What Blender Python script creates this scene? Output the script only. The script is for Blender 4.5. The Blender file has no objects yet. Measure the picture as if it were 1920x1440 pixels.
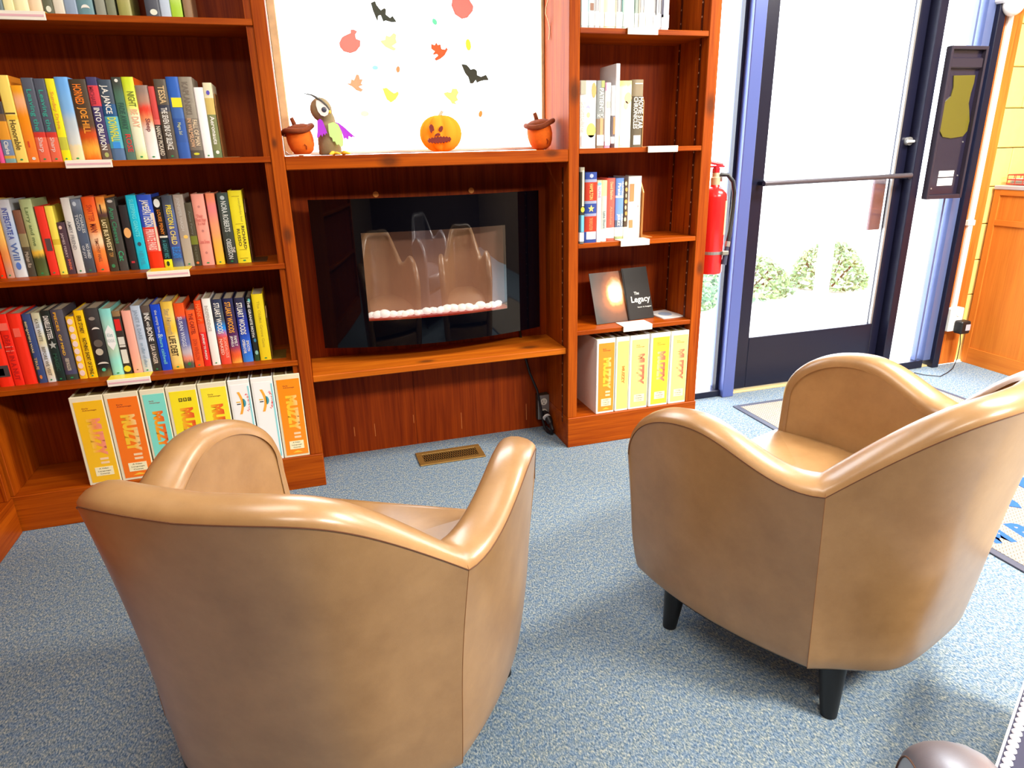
import bpy, bmesh, math, random
from mathutils import Vector, Matrix
random.seed(4)
PI = math.pi
SC = bpy.context.scene
COL = SC.collection

# ------------------------------------------------------------------ camera
cam_d = bpy.data.cameras.new('camera')
cam = bpy.data.objects.new('camera', cam_d); COL.objects.link(cam)
cam_d.sensor_width = 36.0; cam_d.sensor_fit = 'HORIZONTAL'
cam_d.lens = 36.0 * 1260.714 / 1920.0
cam_d.clip_start = 0.02
CAM = Vector((-0.57537, -2.53891, 1.24754))
_r, _p, _w = math.radians(-1.43574), math.radians(-19.1362), math.radians(16.63773)
fwd = Vector((math.sin(_w) * math.cos(_p), math.cos(_w) * math.cos(_p), math.sin(_p)))
rgt = Vector((math.cos(_w), -math.sin(_w), 0)); upv = rgt.cross(fwd)
R_ = math.cos(_r) * rgt + math.sin(_r) * upv
U_ = -math.sin(_r) * rgt + math.cos(_r) * upv
cam.matrix_world = Matrix(((R_.x, U_.x, -fwd.x, CAM.x), (R_.y, U_.y, -fwd.y, CAM.y), (R_.z, U_.z, -fwd.z, CAM.z), (0, 0, 0, 1)))
SC.camera = cam

# ------------------------------------------------------------------ colour management, sky, lamps
SC.view_settings.view_transform = 'Standard'
SC.view_settings.look = 'None'
SC.view_settings.exposure = 0.0
SC.view_settings.gamma = 1.0
SC.view_settings.use_curve_mapping = False
SC.cycles.max_bounces = 8
SC.cycles.diffuse_bounces = 4
SC.cycles.transparent_max_bounces = 12
SC.cycles.sample_clamp_indirect = 6.0
SC.cycles.use_denoising = True

SKY = 12.5
wd = bpy.data.worlds.new('sky'); SC.world = wd; wd.use_nodes = True
bgn = wd.node_tree.nodes['Background']
bgn.inputs[0].default_value = (0.86, 0.93, 1.0, 1); bgn.inputs[1].default_value = SKY

LAMP = 66.0
def ceiling_lamp(x, y, e):
    d = bpy.data.lights.new('ceiling_lamp', 'AREA'); d.shape = 'RECTANGLE'; d.size = 1.2; d.size_y = 0.6
    d.energy = e; d.color = (1.0, 0.94, 0.84)
    o = bpy.data.objects.new('ceiling_lamp', d); COL.objects.link(o); o.location = (x, y, 2.58)
for lx, ly, k in ((-0.7, -1.15, 0.36), (2.3, -1.0, 2.4), (-0.5, -3.3, 0.65), (2.0, -3.2, 3.9)):
    ceiling_lamp(lx, ly, LAMP * k)

# ------------------------------------------------------------------ helpers
def lin(c):
    o = []
    for v in c[:3]:
        v = v / 255.0
        o.append(v / 12.92 if v <= 0.04045 else ((v + 0.055) / 1.055) ** 2.4)
    return (o[0], o[1], o[2], 1.0)

_mats = {}
def mat(key, rgb=None, rough=0.5, metal=0.0, spec=0.5, noise=0.0, nscale=40.0, bump=0.0, coat=0.0, emit=None, estr=0.0, alpha=None):
    if key in _mats: return _mats[key]
    m = bpy.data.materials.new(key); m.use_nodes = True
    nt = m.node_tree; b = nt.nodes['Principled BSDF']
    b.inputs['Base Color'].default_value = lin(rgb); b.inputs['Roughness'].default_value = rough
    b.inputs['Metallic'].default_value = metal; b.inputs['Specular IOR Level'].default_value = spec
    if coat: b.inputs['Coat Weight'].default_value = coat; b.inputs['Coat Roughness'].default_value = 0.15
    if emit: b.inputs['Emission Color'].default_value = lin(emit); b.inputs['Emission Strength'].default_value = estr
    if noise or bump:
        tc = nt.nodes.new('ShaderNodeTexCoord'); n = nt.nodes.new('ShaderNodeTexNoise')
        n.inputs['Scale'].default_value = nscale; n.inputs['Detail'].default_value = 4
        nt.links.new(tc.outputs['Object'], n.inputs['Vector'])
        if noise:
            r = nt.nodes.new('ShaderNodeValToRGB'); L = lin(rgb)
            r.color_ramp.elements[0].position = 0.3; r.color_ramp.elements[1].position = 0.7
            r.color_ramp.elements[0].color = tuple(v * (1 - noise) for v in L[:3]) + (1,)
            r.color_ramp.elements[1].color = tuple(min(1, v * (1 + noise)) for v in L[:3]) + (1,)
            nt.links.new(n.outputs['Fac'], r.inputs['Fac']); nt.links.new(r.outputs['Color'], b.inputs['Base Color'])
        if bump:
            bp = nt.nodes.new('ShaderNodeBump'); bp.inputs['Strength'].default_value = bump; bp.inputs['Distance'].default_value = 0.002
            nt.links.new(n.outputs['Fac'], bp.inputs['Height']); nt.links.new(bp.outputs['Normal'], b.inputs['Normal'])
    _mats[key] = m
    return m

WOOD_L = (0.44, 0.086, 0.003); WOOD_D = (0.21, 0.025, 0.001)
def wood(key, axis, light=WOOD_L, dark=WOOD_D, knots=(), rough=0.42):
    if key in _mats: return _mats[key]
    m = bpy.data.materials.new(key); m.use_nodes = True
    nt = m.node_tree; b = nt.nodes['Principled BSDF']; N = nt.nodes.new; K = nt.links.new
    tc = N('ShaderNodeTexCoord')
    mp = N('ShaderNodeMapping'); s = [26.0, 26.0, 26.0]; s['xyz'.index(axis)] = 1.3
    mp.inputs['Scale'].default_value = s; K(tc.outputs['Object'], mp.inputs['Vector'])
    n1 = N('ShaderNodeTexNoise'); n1.inputs['Scale'].default_value = 1.0; n1.inputs['Detail'].default_value = 5; n1.inputs['Distortion'].default_value = 0.6
    K(mp.outputs['Vector'], n1.inputs['Vector'])
    mp2 = N('ShaderNodeMapping'); s2 = [170.0, 170.0, 170.0]; s2['xyz'.index(axis)] = 5.0
    mp2.inputs['Scale'].default_value = s2; K(tc.outputs['Object'], mp2.inputs['Vector'])
    n2 = N('ShaderNodeTexNoise'); n2.inputs['Scale'].default_value = 1.0; n2.inputs['Detail'].default_value = 3
    K(mp2.outputs['Vector'], n2.inputs['Vector'])
    ad = N('ShaderNodeMath'); ad.operation = 'MULTIPLY_ADD'; ad.inputs[1].default_value = 0.45
    K(n2.outputs['Fac'], ad.inputs[0])
    sc = N('ShaderNodeMath'); sc.operation = 'MULTIPLY'; sc.inputs[1].default_value = 0.6
    K(n1.outputs['Fac'], sc.inputs[0]); K(sc.outputs[0], ad.inputs[2])
    r = N('ShaderNodeValToRGB'); e = r.color_ramp.elements
    e[0].position = 0.36; e[0].color = dark + (1,); e[1].position = 0.66; e[1].color = light + (1,)
    K(ad.outputs[0], r.inputs['Fac'])
    out = r.outputs['Color']
    for (kx, ky, kz, kr) in knots:
        ds = N('ShaderNodeVectorMath'); ds.operation = 'SUBTRACT'; ds.inputs[1].default_value = (kx, ky, kz)
        K(tc.outputs['Object'], ds.inputs[0])
        ms = N('ShaderNodeVectorMath'); ms.operation = 'MULTIPLY'
        sv = [1.0, 1.0, 1.0]; sv['xyz'.index(axis)] = 0.5; ms.inputs[1].default_value = sv
        K(ds.outputs[0], ms.inputs[0])
        ln = N('ShaderNodeVectorMath'); ln.operation = 'LENGTH'; K(ms.outputs[0], ln.inputs[0])
        mr = N('ShaderNodeMapRange'); mr.inputs[1].default_value = kr * 0.3; mr.inputs[2].default_value = kr
        mr.inputs[3].default_value = 0.8; mr.inputs[4].default_value = 0.0
        K(ln.outputs['Value'], mr.inputs[0])
        mx = N('ShaderNodeMix'); mx.data_type = 'RGBA'; mx.inputs[7].default_value = (0.085, 0.022, 0.006, 1)
        K(mr.outputs[0], mx.inputs[0]); K(out, mx.inputs[6]); out = mx.outputs[2]
    K(out, b.inputs['Base Color'])
    b.inputs['Roughness'].default_value = rough; b.inputs['Specular IOR Level'].default_value = 0.13
    bp = N('ShaderNodeBump'); bp.inputs['Strength'].default_value = 0.12; bp.inputs['Distance'].default_value = 0.001
    K(n2.outputs['Fac'], bp.inputs['Height']); K(bp.outputs['Normal'], b.inputs['Normal'])
    _mats[key] = m
    return m

def glass(key, tint=(1, 1, 1), refl=0.06):
    if key in _mats: return _mats[key]
    m = bpy.data.materials.new(key); m.use_nodes = True
    nt = m.node_tree; nt.nodes.clear()
    o = nt.nodes.new('ShaderNodeOutputMaterial'); t = nt.nodes.new('ShaderNodeBsdfTransparent'); g = nt.nodes.new('ShaderNodeBsdfGlossy')
    t.inputs[0].default_value = tuple(tint) + (1,); g.inputs['Roughness'].default_value = 0.01
    f = nt.nodes.new('ShaderNodeLayerWeight'); f.inputs[0].default_value = 0.15
    mr = nt.nodes.new('ShaderNodeMapRange'); mr.inputs[3].default_value = refl; mr.inputs[4].default_value = 0.6
    nt.links.new(f.outputs['Facing'], mr.inputs[0])
    mx = nt.nodes.new('ShaderNodeMixShader'); nt.links.new(mr.outputs[0], mx.inputs[0])
    nt.links.new(t.outputs[0], mx.inputs[1]); nt.links.new(g.outputs[0], mx.inputs[2]); nt.links.new(mx.outputs[0], o.inputs[0])
    _mats[key] = m
    return m

def cling(key, rgb, trans=0.5):
    """thin coloured film: part diffuse, part letting light through"""
    if key in _mats: return _mats[key]
    m = bpy.data.materials.new(key); m.use_nodes = True
    nt = m.node_tree; nt.nodes.clear()
    o = nt.nodes.new('ShaderNodeOutputMaterial'); d = nt.nodes.new('ShaderNodeBsdfDiffuse'); t = nt.nodes.new('ShaderNodeBsdfTranslucent')
    if key.endswith('_film') and key != 'bat_film': rgb = tuple(v * .9 + 255 * .1 for v in rgb)
    d.inputs[0].default_value = lin(rgb); t.inputs[0].default_value = lin(rgb)
    mx = nt.nodes.new('ShaderNodeMixShader'); mx.inputs[0].default_value = trans
    nt.links.new(d.outputs[0], mx.inputs[1]); nt.links.new(t.outputs[0], mx.inputs[2]); nt.links.new(mx.outputs[0], o.inputs[0])
    _mats[key] = m
    return m

class MB:
    """collects shapes for ONE mesh object"""
    def __init__(s): s.bm = bmesh.new()
    def box(s, x0, x1, y0, y1, z0, z1, bev=0.0, seg=1):
        vs = [s.bm.verts.new(p) for p in ((x0,y0,z0),(x1,y0,z0),(x1,y1,z0),(x0,y1,z0),(x0,y0,z1),(x1,y0,z1),(x1,y1,z1),(x0,y1,z1))]
        fs = [s.bm.faces.new([vs[i] for i in q]) for q in ((0,3,2,1),(4,5,6,7),(0,1,5,4),(1,2,6,5),(2,3,7,6),(3,0,4,7))]
        if bev > 0:
            es = set(e for f in fs for e in f.edges)
            bmesh.ops.bevel(s.bm, geom=list(es), offset=bev, segments=seg, affect='EDGES', profile=0.5)
        return s
    def ring(s, pts): return [s.bm.verts.new(p) for p in pts]
    def bridge(s, a, b, closed=True):
        n = len(a)
        for i in range(n if closed else n - 1):
            j = (i + 1) % n
            s.bm.faces.new((a[i], a[j], b[j], b[i]))
    def cap(s, a, flip=False): s.bm.faces.new(a[::-1] if flip else a)
    def rod(s, p0, p1, r0, r1=None, n=12):
        r1 = r0 if r1 is None else r1
        p0 = Vector(p0); p1 = Vector(p1); d = (p1 - p0).normalized()
        u = d.orthogonal().normalized(); v = d.cross(u)
        f = lambda c, r: s.ring([c + (u * math.cos(2*PI*i/n) + v * math.sin(2*PI*i/n)) * r for i in range(n)])
        a, b = f(p0, r0), f(p1, r1); s.bridge(a, b); s.cap(a, True); s.cap(b); return s
    def tube(s, pts, r, n=8):
        pts = [Vector(p) for p in pts]; rs = r if isinstance(r, (list, tuple)) else [r] * len(pts)
        prev = None; u = None
        for i, p in enumerate(pts):
            d = (pts[min(i+1, len(pts)-1)] - pts[max(i-1, 0)]).normalized()
            if u is None: u = d.orthogonal().normalized()
            else:
                u = u - d * u.dot(d)
                u = u.normalized() if u.length > 1e-6 else d.orthogonal().normalized()
            v = d.cross(u)
            ring = s.ring([p + (u * math.cos(2*PI*k/n) + v * math.sin(2*PI*k/n)) * rs[i] for k in range(n)])
            if prev: s.bridge(prev, ring)
            else: s.cap(ring, True)
            prev = ring
        s.cap(prev); return s
    def lathe(s, c, prof, n=20, sx=1.0, sy=1.0, rot=None):
        """profile [(r, z)] turned about z, centred at c"""
        c = Vector(c); prev = None
        for r, z in prof:
            ps = [Vector((r*sx*math.cos(2*PI*i/n), r*sy*math.sin(2*PI*i/n), z)) for i in range(n)]
            if rot: ps = [rot @ p for p in ps]
            ring = s.ring([c + p for p in ps])
            if prev: s.bridge(prev, ring)
            else: s.cap(ring, True)
            prev = ring
        s.cap(prev); return s
    def ball(s, c, rx, ry, rz, n=16, m=10, rot=None):
        prof = [(max(1e-4, math.sin(PI*i/m)), -math.cos(PI*i/m)) for i in range(m + 1)]
        c = Vector(c); prev = None
        for r, z in prof:
            ps = [Vector((r*rx*math.cos(2*PI*i/n), r*ry*math.sin(2*PI*i/n), z*rz)) for i in range(n)]
            if rot: ps = [rot @ p for p in ps]
            ring = s.ring([c + p for p in ps])
            if prev: s.bridge(prev, ring)
            prev = ring
        return s
    def sheet_xz(s, pts, y0, y1):
        """outline in x,z given thickness from y0 (front) to y1"""
        a = s.ring([(x, y0, z) for x, z in pts]); b = s.ring([(x, y1, z) for x, z in pts])
        s.bridge(a, b); s.cap(a); s.cap(b, True); return s
    def sheet_xy(s, pts, z0, z1):
        a = s.ring([(x, y, z0) for x, y in pts]); b = s.ring([(x, y, z1) for x, y in pts])
        s.bridge(a, b); s.cap(a, True); s.cap(b); return s
    def build(s, name, m, parent=None, smooth=False, local=False):
        bmesh.ops.recalc_face_normals(s.bm, faces=s.bm.faces[:])
        me = bpy.data.meshes.new(name); s.bm.to_mesh(me); s.bm.free()
        for mm in (m if isinstance(m, (list, tuple)) else [m]): me.materials.append(mm)
        if smooth:
            for p in me.polygons: p.use_smooth = True
            if smooth != 'all':
                try: me.set_sharp_from_angle(angle=math.radians(smooth if smooth is not True else 40))
                except Exception: pass
        o = bpy.data.objects.new(name, me); COL.objects.link(o)
        if parent is not None:
            o.parent = parent
            if not local: o.matrix_parent_inverse = basis(parent).inverted()
        return o

def basis(o):
    m = Matrix.Translation(o.location) @ o.rotation_euler.to_matrix().to_4x4()
    return m if o.parent is None else basis(o.parent) @ o.matrix_parent_inverse @ m

def thing(name, label, cat, loc=(0, 0, 0), rz=0.0, group=None):
    o = bpy.data.objects.new(name, None); COL.objects.link(o)
    o.empty_display_size = 0.05
    o.location = loc; o.rotation_euler = (0, 0, rz)
    return tag(o, label, cat, group)
def tag(o, label, cat, group=None):
    o['label'] = label; o['category'] = cat
    if group: o['group'] = group
    return o
def structure(o): o['kind'] = 'structure'; return o
def sbox(name, m, x0, x1, y0, y1, z0, z1, parent=None, bev=0.0, smooth=False):
    o = MB().box(x0, x1, y0, y1, z0, z1, bev).build(name, m, parent, smooth)
    if parent is None: structure(o)
    return o

TEXTS = []
DOWN = Matrix(((0, 1, 0), (0, 0, -1), (-1, 0, 0))).to_euler()     # reads top to bottom, faces -y
FLAT = Matrix(((1, 0, 0), (0, 0, -1), (0, 1, 0))).to_euler()      # upright, faces -y
def text(body, m, parent, loc, rot, length, height, name='lettering', bold=0.002):
    c = bpy.data.curves.new(name, 'FONT'); c.body = body; c.align_x = 'CENTER'; c.align_y = 'CENTER'; c.size = 0.1
    c.resolution_u = 2; c.offset = bold; c.materials.append(m)
    o = bpy.data.objects.new(name, c); COL.objects.link(o); o.parent = parent
    o.location = loc; o.rotation_euler = rot
    TEXTS.append((o, length, height))
    return o
def ink(rgb): return mat('ink_%d_%d_%d' % tuple(rgb), rgb, rough=0.5)

# ------------------------------------------------------------------ shared materials
W_V = wood('stained_pine_vertical', 'z')
W_H = wood('stained_pine_horizontal', 'x')
W_Y = wood('stained_pine_deep', 'y')
W_PANEL = wood('veneer_panel', 'z', light=(0.31, 0.044, 0.002), dark=(0.155, 0.015, 0.0009), rough=0.5)
W_MANTEL = wood('mantel_pine', 'x', knots=((-0.252, 0, 1.222, 0.026), (0.366, 0, 1.235, 0.02)))
W_POST = wood('post_pine', 'z', rough=0.62, knots=((-0.628, 0, 0.985, 0.02), (-0.632, 0, 1.29, 0.012), (0.455, 0, 1.45, 0.03), (1.04, 0, 1.4, 0.03), (1.04, 0, 0.75, 0.02)))
W_LEDGE = wood('ledge_pine', 'x', light=(0.58, 0.15, 0.008), dark=(0.38, 0.07, 0.004), knots=((0.29, 0.09, 0.4523, 0.03), (-0.16, 0.05, 0.4523, 0.025)))
W_DOOR = wood('honey_wood', 'z', light=(0.62, 0.20, 0.028), dark=(0.50, 0.14, 0.018))
DARKMETAL = mat('dark_bronze_aluminium', (22, 23, 44), rough=0.3, metal=0.2)
BLACK = mat('black_plastic', (14, 14, 17), rough=0.4)
WHITE = mat('white_plastic', (235, 235, 232), rough=0.4)
STEEL = mat('brushed_steel', (170, 170, 168), rough=0.35, metal=0.7)
CREAM = mat('cream_pages', (226, 214, 184), rough=0.8, noise=0.08, nscale=300)
PANE = glass('clear_pane')

# carpet
def carpet():
    m = bpy.data.materials.new('speckled_blue_carpet'); m.use_nodes = True
    nt = m.node_tree; b = nt.nodes['Principled BSDF']; N = nt.nodes.new; K = nt.links.new
    tc = N('ShaderNodeTexCoord')
    mp = N('ShaderNodeMapping'); mp.inputs['Scale'].default_value = (260, 130, 260); mp.inputs['Rotation'].default_value = (0, 0, 0.5)
    K(tc.outputs['Object'], mp.inputs['Vector'])
    n = N('ShaderNodeTexNoise'); n.inputs['Scale'].default_value = 1.0; n.inputs['Detail'].default_value = 3; n.inputs['Roughness'].default_value = 0.7
    K(mp.outputs['Vector'], n.inputs['Vector'])
    r = N('ShaderNodeValToRGB'); e = r.color_ramp.elements
    e[0].position = 0.30; e[0].color = (0.036, 0.060, 0.105, 1)
    e[1].position = 0.72; e[1].color = (0.62, 0.61, 0.54, 1)
    for p, c in ((0.43, (0.125, 0.190, 0.265, 1)), (0.52, (0.225, 0.285, 0.335, 1)), (0.60, (0.37, 0.41, 0.41, 1))):
        q = e.new(p); q.color = c
    K(n.outputs['Fac'], r.inputs['Fac'])
    n2 = N('ShaderNodeTexNoise'); n2.inputs['Scale'].default_value = 60.0; n2.inputs['Detail'].default_value = 3
    K(tc.outputs['Object'], n2.inputs['Vector'])
    r2 = N('ShaderNodeValToRGB'); r2.color_ramp.elements[0].position = 0.38; r2.color_ramp.elements[1].position = 0.62
    r2.color_ramp.elements[0].color = (0.74, 0.86, 1.04, 1); r2.color_ramp.elements[1].color = (1.08, 1.05, 0.98, 1)
    K(n2.outputs['Fac'], r2.inputs['Fac'])
    mx = N('ShaderNodeMix'); mx.data_type = 'RGBA'; mx.blend_type = 'MULTIPLY'; mx.inputs[0].default_value = 1.0
    K(r.outputs['Color'], mx.inputs[6]); K(r2.outputs['Color'], mx.inputs[7])
    K(mx.outputs[2], b.inputs['Base Color']); b.inputs['Roughness'].default_value = 0.95; b.inputs['Specular IOR Level'].default_value = 0.1
    bp = N('ShaderNodeBump'); bp.inputs['Strength'].default_value = 0.6; bp.inputs['Distance'].default_value = 0.004
    K(n.outputs['Fac'], bp.inputs['Height']); K(bp.outputs['Normal'], b.inputs['Normal'])
    return m
CARPET = carpet()
PLASTER = mat('cream_plaster', (225, 214, 190), rough=0.9, noise=0.03, nscale=8)
CEIL = mat('white_ceiling_tile', (235, 233, 226), rough=0.9)
BLOCK = mat('yellow_painted_block', (238, 205, 120), rough=0.6, noise=0.04, nscale=30, bump=0.15)
CONC = mat('pale_concrete', (205, 200, 192), rough=0.9, noise=0.06, nscale=14)

# ================================================================== SETTING
XL, XR, YB, ZC = -2.05, 3.62, -5.6, 2.62
sbox('floor', CARPET, XL, XR, YB, 0.335, -0.05, 0.0)
sbox('ceiling', CEIL, XL, XR, YB, 0.45, ZC, ZC + 0.08)
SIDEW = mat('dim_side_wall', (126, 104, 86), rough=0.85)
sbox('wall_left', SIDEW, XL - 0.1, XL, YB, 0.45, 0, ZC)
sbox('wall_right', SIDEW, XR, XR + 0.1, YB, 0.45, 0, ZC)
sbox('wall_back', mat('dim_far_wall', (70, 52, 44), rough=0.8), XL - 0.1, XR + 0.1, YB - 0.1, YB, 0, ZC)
# wall with the bookcases, the window and the door
wf = structure(MB().box(XL, -0.607, 0.315, 0.45, 0, ZC).box(-0.607, 0.434, 0.315, 0.45, 0, 1.235).box(-0.607, 0.434, 0.315, 0.45, 2.18, ZC)
    .box(0.434, 1.10, 0.315, 0.45, 0, ZC).box(1.10, 2.86, 0.315, 0.45, 2.18, ZC).box(2.86, XR, 0.40, 0.50, 0, ZC).build('wall_front', PLASTER))
# painted blocks right of the door trim
row = 0
z = 0.0
while z < ZC - 0.02:
    for x0, x1 in (((3.025, 3.32), (3.325, 3.62)) if row % 2 == 0 else ((3.025, 3.17), (3.175, 3.57), (3.575, 3.62))):
        o = MB().box(x0, x1, 0.362, 0.402, z, min(z + 0.196, ZC), 0.004).build('block', BLOCK, wf)
    z += 0.2; row += 1
# wooden trim beside the door
t = structure(MB().box(2.862, 3.022, 0.335, 0.41, 0, ZC, 0.003).build('trim_1', wood('orange_trim', 'z', light=(0.66, 0.20, 0.03), dark=(0.42, 0.09, 0.012))))
# threshold
structure(MB().box(1.10, 2.86, 0.335, 0.47, -0.03, 0.008, 0.003).build('trim_2', mat('worn_brass_threshold', (214, 190, 130), rough=0.5, metal=0.3)))

# ---- storefront frame: door and the two sidelights
frame = thing('door_frame', 'x', 'x'); del frame['label']; del frame['category']
frame.name = 'trim_3'; structure(frame)
sbox('jamb', mat('jamb_glare_blue', (92, 108, 176), rough=0.3, metal=0.3), 1.420, 1.485, 0.30, 0.42, 0.0, 2.18, frame, 0.003)  # daylight glare on this jamb is painted in as light blue
sbox('jamb', DARKMETAL, 2.442, 2.492, 0.30, 0.42, 0.0, 2.18, frame, 0.003)
sbox('jamb', DARKMETAL, 2.815, 2.86, 0.30, 0.42, 0.0, 2.18, frame, 0.003)
sbox('jamb', DARKMETAL, 1.10, 1.13, 0.32, 0.42, 0.0, 2.18, frame)
sbox('head_rail', DARKMETAL, 1.13, 2.86, 0.30, 0.42, 2.12, 2.18, frame)

w1 = structure(bpy.data.objects.new('window_1', None)); COL.objects.link(w1); w1.location = (1.30, 0.36, 0)
sbox('bottom_rail', DARKMETAL, 1.13, 1.420, 0.325, 0.41, 0.0, 0.034, w1, 0.002)
sbox('glazing_bead', DARKMETAL, 1.402, 1.420, 0.345, 0.375, 0.034, 2.12, w1)
sbox('pane', PANE, 1.13, 1.420, 0.355, 0.361, 0.034, 2.12, w1)
w2 = structure(bpy.data.objects.new('window_2', None)); COL.objects.link(w2); w2.location = (2.67, 0.36, 0)
sbox('bottom_rail', DARKMETAL, 2.492, 2.765, 0.325, 0.41, 0.0, 0.045, w2, 0.002)
BEAD = mat('bead_glare_blue', (100, 114, 160), rough=0.3, metal=0.3)  # pale blue imitates the daylight glare on the beads
sbox('glazing_bead', BEAD, 2.765, 2.815, 0.325, 0.385, 0.045, 2.12, w2)
sbox('glazing_bead', BEAD, 2.725, 2.738, 0.345, 0.375, 0.045, 2.12, w2)
sbox('pane', PANE, 2.492, 2.765, 0.355, 0.361, 0.045, 2.12, w2)

d1 = structure(bpy.data.objects.new('door_1', None)); COL.objects.link(d1); d1.location = (2.0, 0.38, 0)
sbox('stile', DARKMETAL, 1.487, 1.592, 0.355, 0.40, 0.015, 2.11, d1, 0.004)
sbox('stile', DARKMETAL, 2.386, 2.440, 0.355, 0.40, 0.015, 2.11, d1, 0.004)
sbox('bottom_rail', DARKMETAL, 1.592, 2.386, 0.357, 0.398, 0.015, 0.292, d1, 0.003)
sbox('top_rail', DARKMETAL, 1.592, 2.386, 0.357, 0.398, 2.03, 2.11, d1, 0.003)
sbox('pane', PANE, 1.592, 2.386, 0.374, 0.380, 0.292, 2.03, d1)
sbox('glazing_bead', STEEL, 2.375, 2.386, 0.360, 0.374, 0.292, 2.03, d1)
pb = MB().rod((1.55, 0.30, 1.070), (2.43, 0.30, 1.080), 0.0125, n=12).build('push_bar', mat('grey_push_bar', (92, 88, 96), rough=0.3, metal=0.5), d1, True)
for bx_ in (1.567, 2.425): MB().rod((bx_, 0.30, 1.072), (bx_, 0.36, 1.072), 0.013, n=10).build('bracket', DARKMETAL, pb)
lk = MB().rod((2.425, 0.335, 1.245), (2.425, 0.356, 1.245), 0.02, n=16).build('lock_cylinder', STEEL, d1, True)
MB().box(2.40, 2.445, 0.322, 0.335, 1.238, 1.250, 0.003).build('thumb_turn', WHITE, lk)
sbox('pull_plate', mat('brown_pull_plate', (84, 66, 78), rough=0.4), 2.312, 2.388, 0.405, 0.425, 0.80, 1.062, d1, 0.004)

# ---- window over the mantel
w3 = structure(bpy.data.objects.new('window_3', None)); COL.objects.link(w3); w3.location = (-0.09, 0.29, 1.2476)
WCAS = mat('pale_window_wood', (216, 196, 150), rough=0.55, noise=0.12, nscale=30)
sbox('casing', WCAS, -0.6055, -0.575, 0.262, 0.33, 1.249, 2.16, w3, 0.003)
sbox('casing', WCAS, 0.421, 0.4335, 0.268, 0.33, 1.249, 2.16, w3, 0.002)
sbox('casing', WCAS, -0.575, 0.421, 0.268, 0.33, 2.10, 2.16, w3, 0.003)
sbox('sill', mat('white_sill', (236, 236, 232), rough=0.5), -0.575, 0.421, 0.262, 0.33, 1.249, 1.262, w3, 0.003)
sbox('pane', PANE, -0.575, 0.421, 0.284, 0.290, 1.262, 2.10, w3)

# ---- outside
sbox('ground', CONC, -14, 18, 0.5, 30, -0.22, -0.12)
structure(bpy.data.objects['ground'])
LEAF = [mat('hedge_leaf_a', (120, 150, 96), rough=0.6), mat('hedge_leaf_b', (86, 122, 84), rough=0.6)]
TWIG = mat('hedge_twig', (70, 56, 40), rough=0.9)
def shrub(x, y, rx, ry, h, label, seed):
    rnd = random.Random(seed)
    t = thing('shrub', label, 'shrub', (x, y, -0.12), group='clipped shrubs outside the door')
    for mi in (0, 1):
        b = MB()
        for i in range(900):
            a = rnd.uniform(0, 2*PI); q = rnd.uniform(-0.1, 1.0)
            rr = math.sqrt(max(0.02, 1 - max(0, q)**2)) * rnd.uniform(0.82, 1.05)
            c = Vector((x + rx*rr*math.cos(a), y + ry*rr*math.sin(a), -0.10 + h*max(0.02, q)*rnd.uniform(0.9, 1.05)))
            u = Vector((rnd.uniform(-1,1), rnd.uniform(-1,1), rnd.uniform(-1,1))).normalized(); v = u.orthogonal().normalized()
            L = rnd.uniform(0.022, 0.04)
            b.bm.faces.new(b.ring([c - u*L, c + v*L*0.5, c + u*L, c - v*L*0.5]))
        o = b.build('foliage', LEAF[mi], t); o['kind'] = 'stuff'
    b = MB()
    for i in range(14):
        a = rnd.uniform(0, 2*PI)
        b.rod((x + 0.05*math.cos(a), y + 0.05*math.sin(a), -0.12), (x + rx*0.8*math.cos(a), y + ry*0.8*math.sin(a), -0.12 + h*0.7), 0.01, 0.004, n=5)
    b.build('branches', TWIG, t)
shrub(2.42, 2.75, 0.50, 0.35, 0.40, 'low green shrub seen through the narrow glass left of the door', 1)
shrub(3.42, 2.95, 0.46, 0.36, 0.36, 'low green shrub filling the lower left of the door glass', 2)
shrub(4.42, 2.98, 0.35, 0.36, 0.42, 'low green shrub right of the white post, through the door glass', 4)
po = MB().box(3.90, 4.02, 2.50, 2.58, -0.12, 0.42, 0.008).build('fence_post', mat('white_painted_post', (240, 240, 238), rough=0.6))
tag(po, 'short white post between the shrubs outside the glass door', 'post')

# ================================================================== BUILT-IN BOOKCASES
BK = 0.262      # back panel face
def shelf(parent, x0, x1, zt, y0=0.002, y1=BK, th=0.019, m=W_H):
    return MB().box(x0, x1, y0, y1, zt - th, zt, 0.0015).build('shelf', m, parent)
def track(parent, x, y, side, z0, z1):
    b = MB(); b.box(min(x, x + side*0.003), max(x, x + side*0.003), y - 0.006, y + 0.006, z0, z1)
    n = int((z1 - z0) / 0.05)
    tr = b.build('shelf_track', mat('bronze_track', (96, 44, 24), rough=0.4, metal=0.5), parent)
    b = MB()
    for i in range(n): b.box(min(x + side*0.003, x + side*0.0036), max(x + side*0.003, x + side*0.0036), y - 0.003, y + 0.003, z0 + 0.02 + i*0.05, z0 + 0.026 + i*0.05)
    b.build('slot', mat('pale_slot_edge', (196, 150, 120), rough=0.5), tr)

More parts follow.
